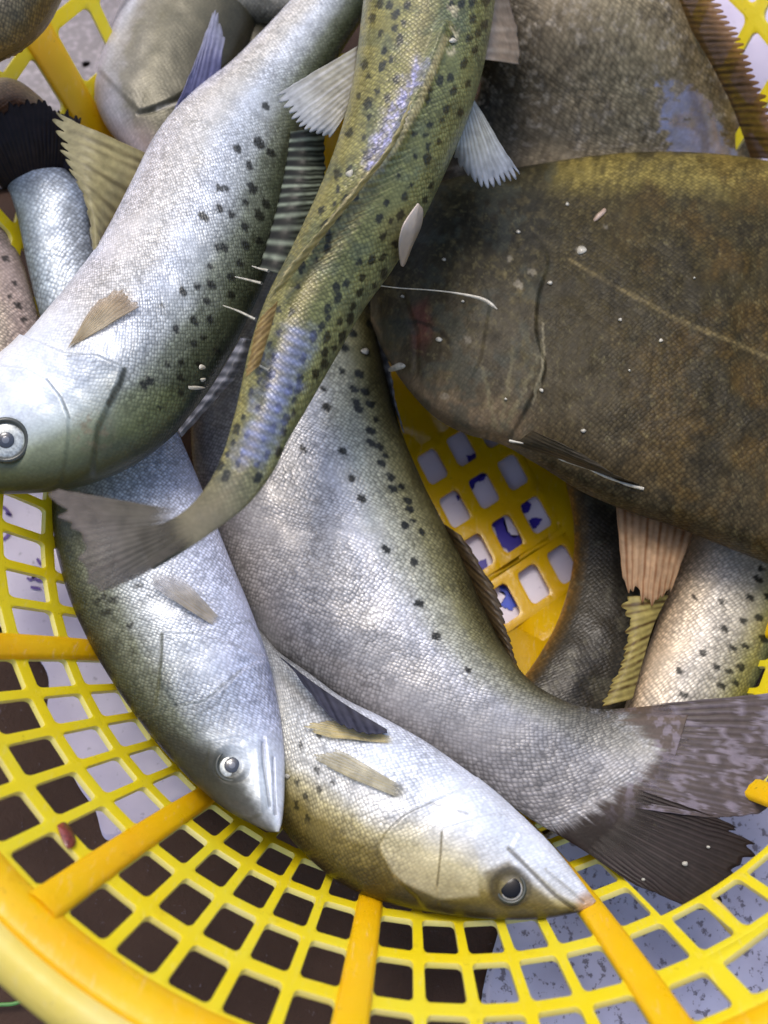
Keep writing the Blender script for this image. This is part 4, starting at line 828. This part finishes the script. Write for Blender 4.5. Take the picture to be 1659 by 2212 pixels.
st14 = [(-180, 200, -260, 60), (-90, 170, -170, 0), (-10, 120, -90, -60), (50, 85, -20, -110), (95, 40, 60, -150), (130, -20, 120, -160)]
f14 = fish('olive grey fish crossing the top left corner', st14, .5, .3, simple([(0, (120, 92, 40)), (.1, (96, 86, 62)), (.4, (120, 114, 98)), (.8, (150, 144, 130)), (1, (120, 114, 100))], metal=.1), ns=140, ntop=90)
fin(f14.root, 'pelvic_fin', [(-20, 110, .46), (20, 95, .46), (50, 75, .46)], [(10, 130, .44), (40, 118, .44), (72, 88, .45)], 5, (190, 130, 40), (150, 104, 40), .1, .1, .01)
st15 = [(440, 30, 420, -140), (500, 36, 470, -140), (560, 40, 540, -140), (620, 40, 620, -130), (700, 30, 700, -120)]
f15 = fish('cream silver fish belly along the top edge behind the white bellied fish', st15, .12, .28, simple([(0, (120, 114, 96)), (.15, (186, 182, 168)), (.4, (222, 220, 214)), (1, (220, 218, 216))], metal=.2), ns=140, ntop=90)
st16 = [(430, 60, 640, 20), (450, 120, 650, 80), (470, 190, 640, 150), (490, 260, 620, 220), (510, 330, 600, 300)]
f16 = fish('dark olive fish between the grey head and the cream belly at top', st16, .02, .26, simple([(0, (70, 66, 48)), (.5, (66, 62, 44)), (1, (52, 48, 36))], (90, 84, 60), .05), skin=SKIN_DARK, ns=140, ntop=90)
st17 = [(-80, 190, -60, 330), (-20, 175, -10, 330), (40, 180, 60, 330), (90, 215, 100, 320), (120, 250, 120, 300)]
f17 = fish('reddish brown fish tucked behind the dark tail at the left edge', st17, .2, .25, simple([(0, (176, 160, 140)), (.25, (150, 120, 92)), (.5, (92, 54, 30)), (1, (60, 40, 28))], metal=.1), ns=140, ntop=90)

# ---------------------------------------------------------- loose scales and slivers lying on the fish
bpy.context.view_layer.update(); dg = bpy.context.evaluated_depsgraph_get()
def hit(x, y):
    d = W(x, y, -1.) - CAMO; d /= np.linalg.norm(d)
    ok, loc, nn, *_ = scn.ray_cast(dg, Vector(CAMO), Vector(d)); return np.array(loc), np.array(nn)
def flake(name, pts, mat, label, group=None, cat='fish scale', lift=.0012, thick=.0006):
    q = crom([(*p, 0) for p in pts + [pts[0]]], 6 * len(pts) + 1)[:-1, :2]; c = q.mean(0); p0, n0 = hit(*c)
    if np.dot(n0, CAMO - p0) < 0: n0 = -n0
    # project the outline onto the tangent plane where the flake lies
    out = []
    for x, y in np.vstack([c[None], q]):
        d = W(x, y, -1.) - CAMO; t = np.dot(p0 + n0 * lift - CAMO, n0) / np.dot(d, n0); out.append(CAMO + d * t)
    out = np.array(out); n = len(q)
    out[0] += n0 * thick * 1.5
    lo = out - n0 * thick
    Fq = [(0, 1 + i, 1 + (i + 1) % n) for i in range(n)] + [(n + 1, n + 2 + (i + 1) % n, n + 2 + i) for i in range(n)] + [(1 + i, n + 2 + i, n + 2 + (i + 1) % n, 1 + (i + 1) % n) for i in range(n)]
    o = mesh(name, np.vstack([out, lo]), Fq, mat); tag(o, label, cat, group); return o
flake('skin_sliver', [(905, 440), (914, 455), (910, 490), (892, 530), (876, 570), (868, 572), (864, 530), (872, 490), (890, 460)], plain('pale_sliver', lin((188, 172, 158)), .5, 0, .3), 'pale pinkish sliver of skin beside the dark fish head', cat='sliver', lift=.006, thick=.0012)
flake('skin_sliver', [(1290, 462), (1305, 450), (1308, 458), (1288, 476), (1282, 474)], plain('pink_sliver', lin((180, 156, 138)), .4, 0, .3), 'small pink sliver on the shoulder of the broad dark fish', cat='sliver')
flake('skin_sliver', [(838, 796), (860, 784), (873, 788), (870, 796), (842, 803)], FLECK, 'white sliver at the snout of the broad dark fish', cat='sliver', lift=.003)
flake('skin_sliver', [(408, 834), (428, 834), (444, 838), (428, 842), (410, 841)], FLECK, 'short white sliver on the olive shoulder of the white bellied fish', cat='sliver')
for (x, y, r) in ((437, 793, 9), (440, 820, 6), (790, 757, 9), (1188, 611, 5), (1255, 540, 11), (948, 733, 6), (1427, 735, 5), (1170, 843, 5), (1092, 862, 4), (1480, 1866, 6), (618, 1676, 9), (755, 375, 10), (640, 205, 0), (1270, 1300, 0), (980, 88, 8), (1225, 440, 4), (1000, 650, 3), (960, 560, 4), (1340, 690, 4), (1120, 500, 4), (870, 640, 4), (1260, 930, 5), (1360, 800, 3), (1500, 600, 3), (1390, 1900, 4), (1530, 1830, 4)):
    if r == 0: continue
    pts = [(x + r * (1 + .35 * random.uniform(-1, 1)) * math.cos(a), y + r * .75 * (1 + .35 * random.uniform(-1, 1)) * math.sin(a)) for a in np.linspace(0, 2 * math.pi, 7)[:-1]]
    flake('loose_scale', pts, FLECK, 'tiny white loose scale stuck on the wet fish', 'loose scales on the fish')
th_ = np.array([W(x, y, z) for x, y, z in crom([(745, 603, .5), (800, 614, .44), (860, 622, .34), (920, 626, .25), (970, 631, .235), (1020, 640, .24), (1050, 650, .245), (1074, 668, .25)], 60)])
vv, ff = tube(th_,   .0005 + .0012 * sm(.5, .85, np.linspace(0, 1, 60)) * (1 - sm(.92, 1, np.linspace(0, 1, 60))), 6)
tag(mesh('thread', vv, ff, FLECK), 'thin white thread stretched from the spotted fish to the dark fish head', 'thread')

flake('skin_sliver', [(124, 1782), (140, 1776), (158, 1796), (164, 1822), (148, 1832), (134, 1812)], plain('dark_red_scrap', lin((120, 52, 46)), .4, 0, .3, .5, 400.), 'dark red scrap stuck to the lower left basket wall', cat='scrap', lift=.002)
gc = np.array([W(x, y, ZG + .03) for x, y in crom([(-60, 2190, 0), (-10, 2172, 0), (30, 2168, 0), (64, 2156, 0), (100, 2150, 0), (160, 2160, 0)], 50)[:, :2]])
vv, ff = tube(gc, .0016, 8); tag(mesh('cord', vv, ff, plain('green_cord', lin((90, 140, 70)), .45)), 'thin green cord on the ground outside the lower left rim', 'cord')
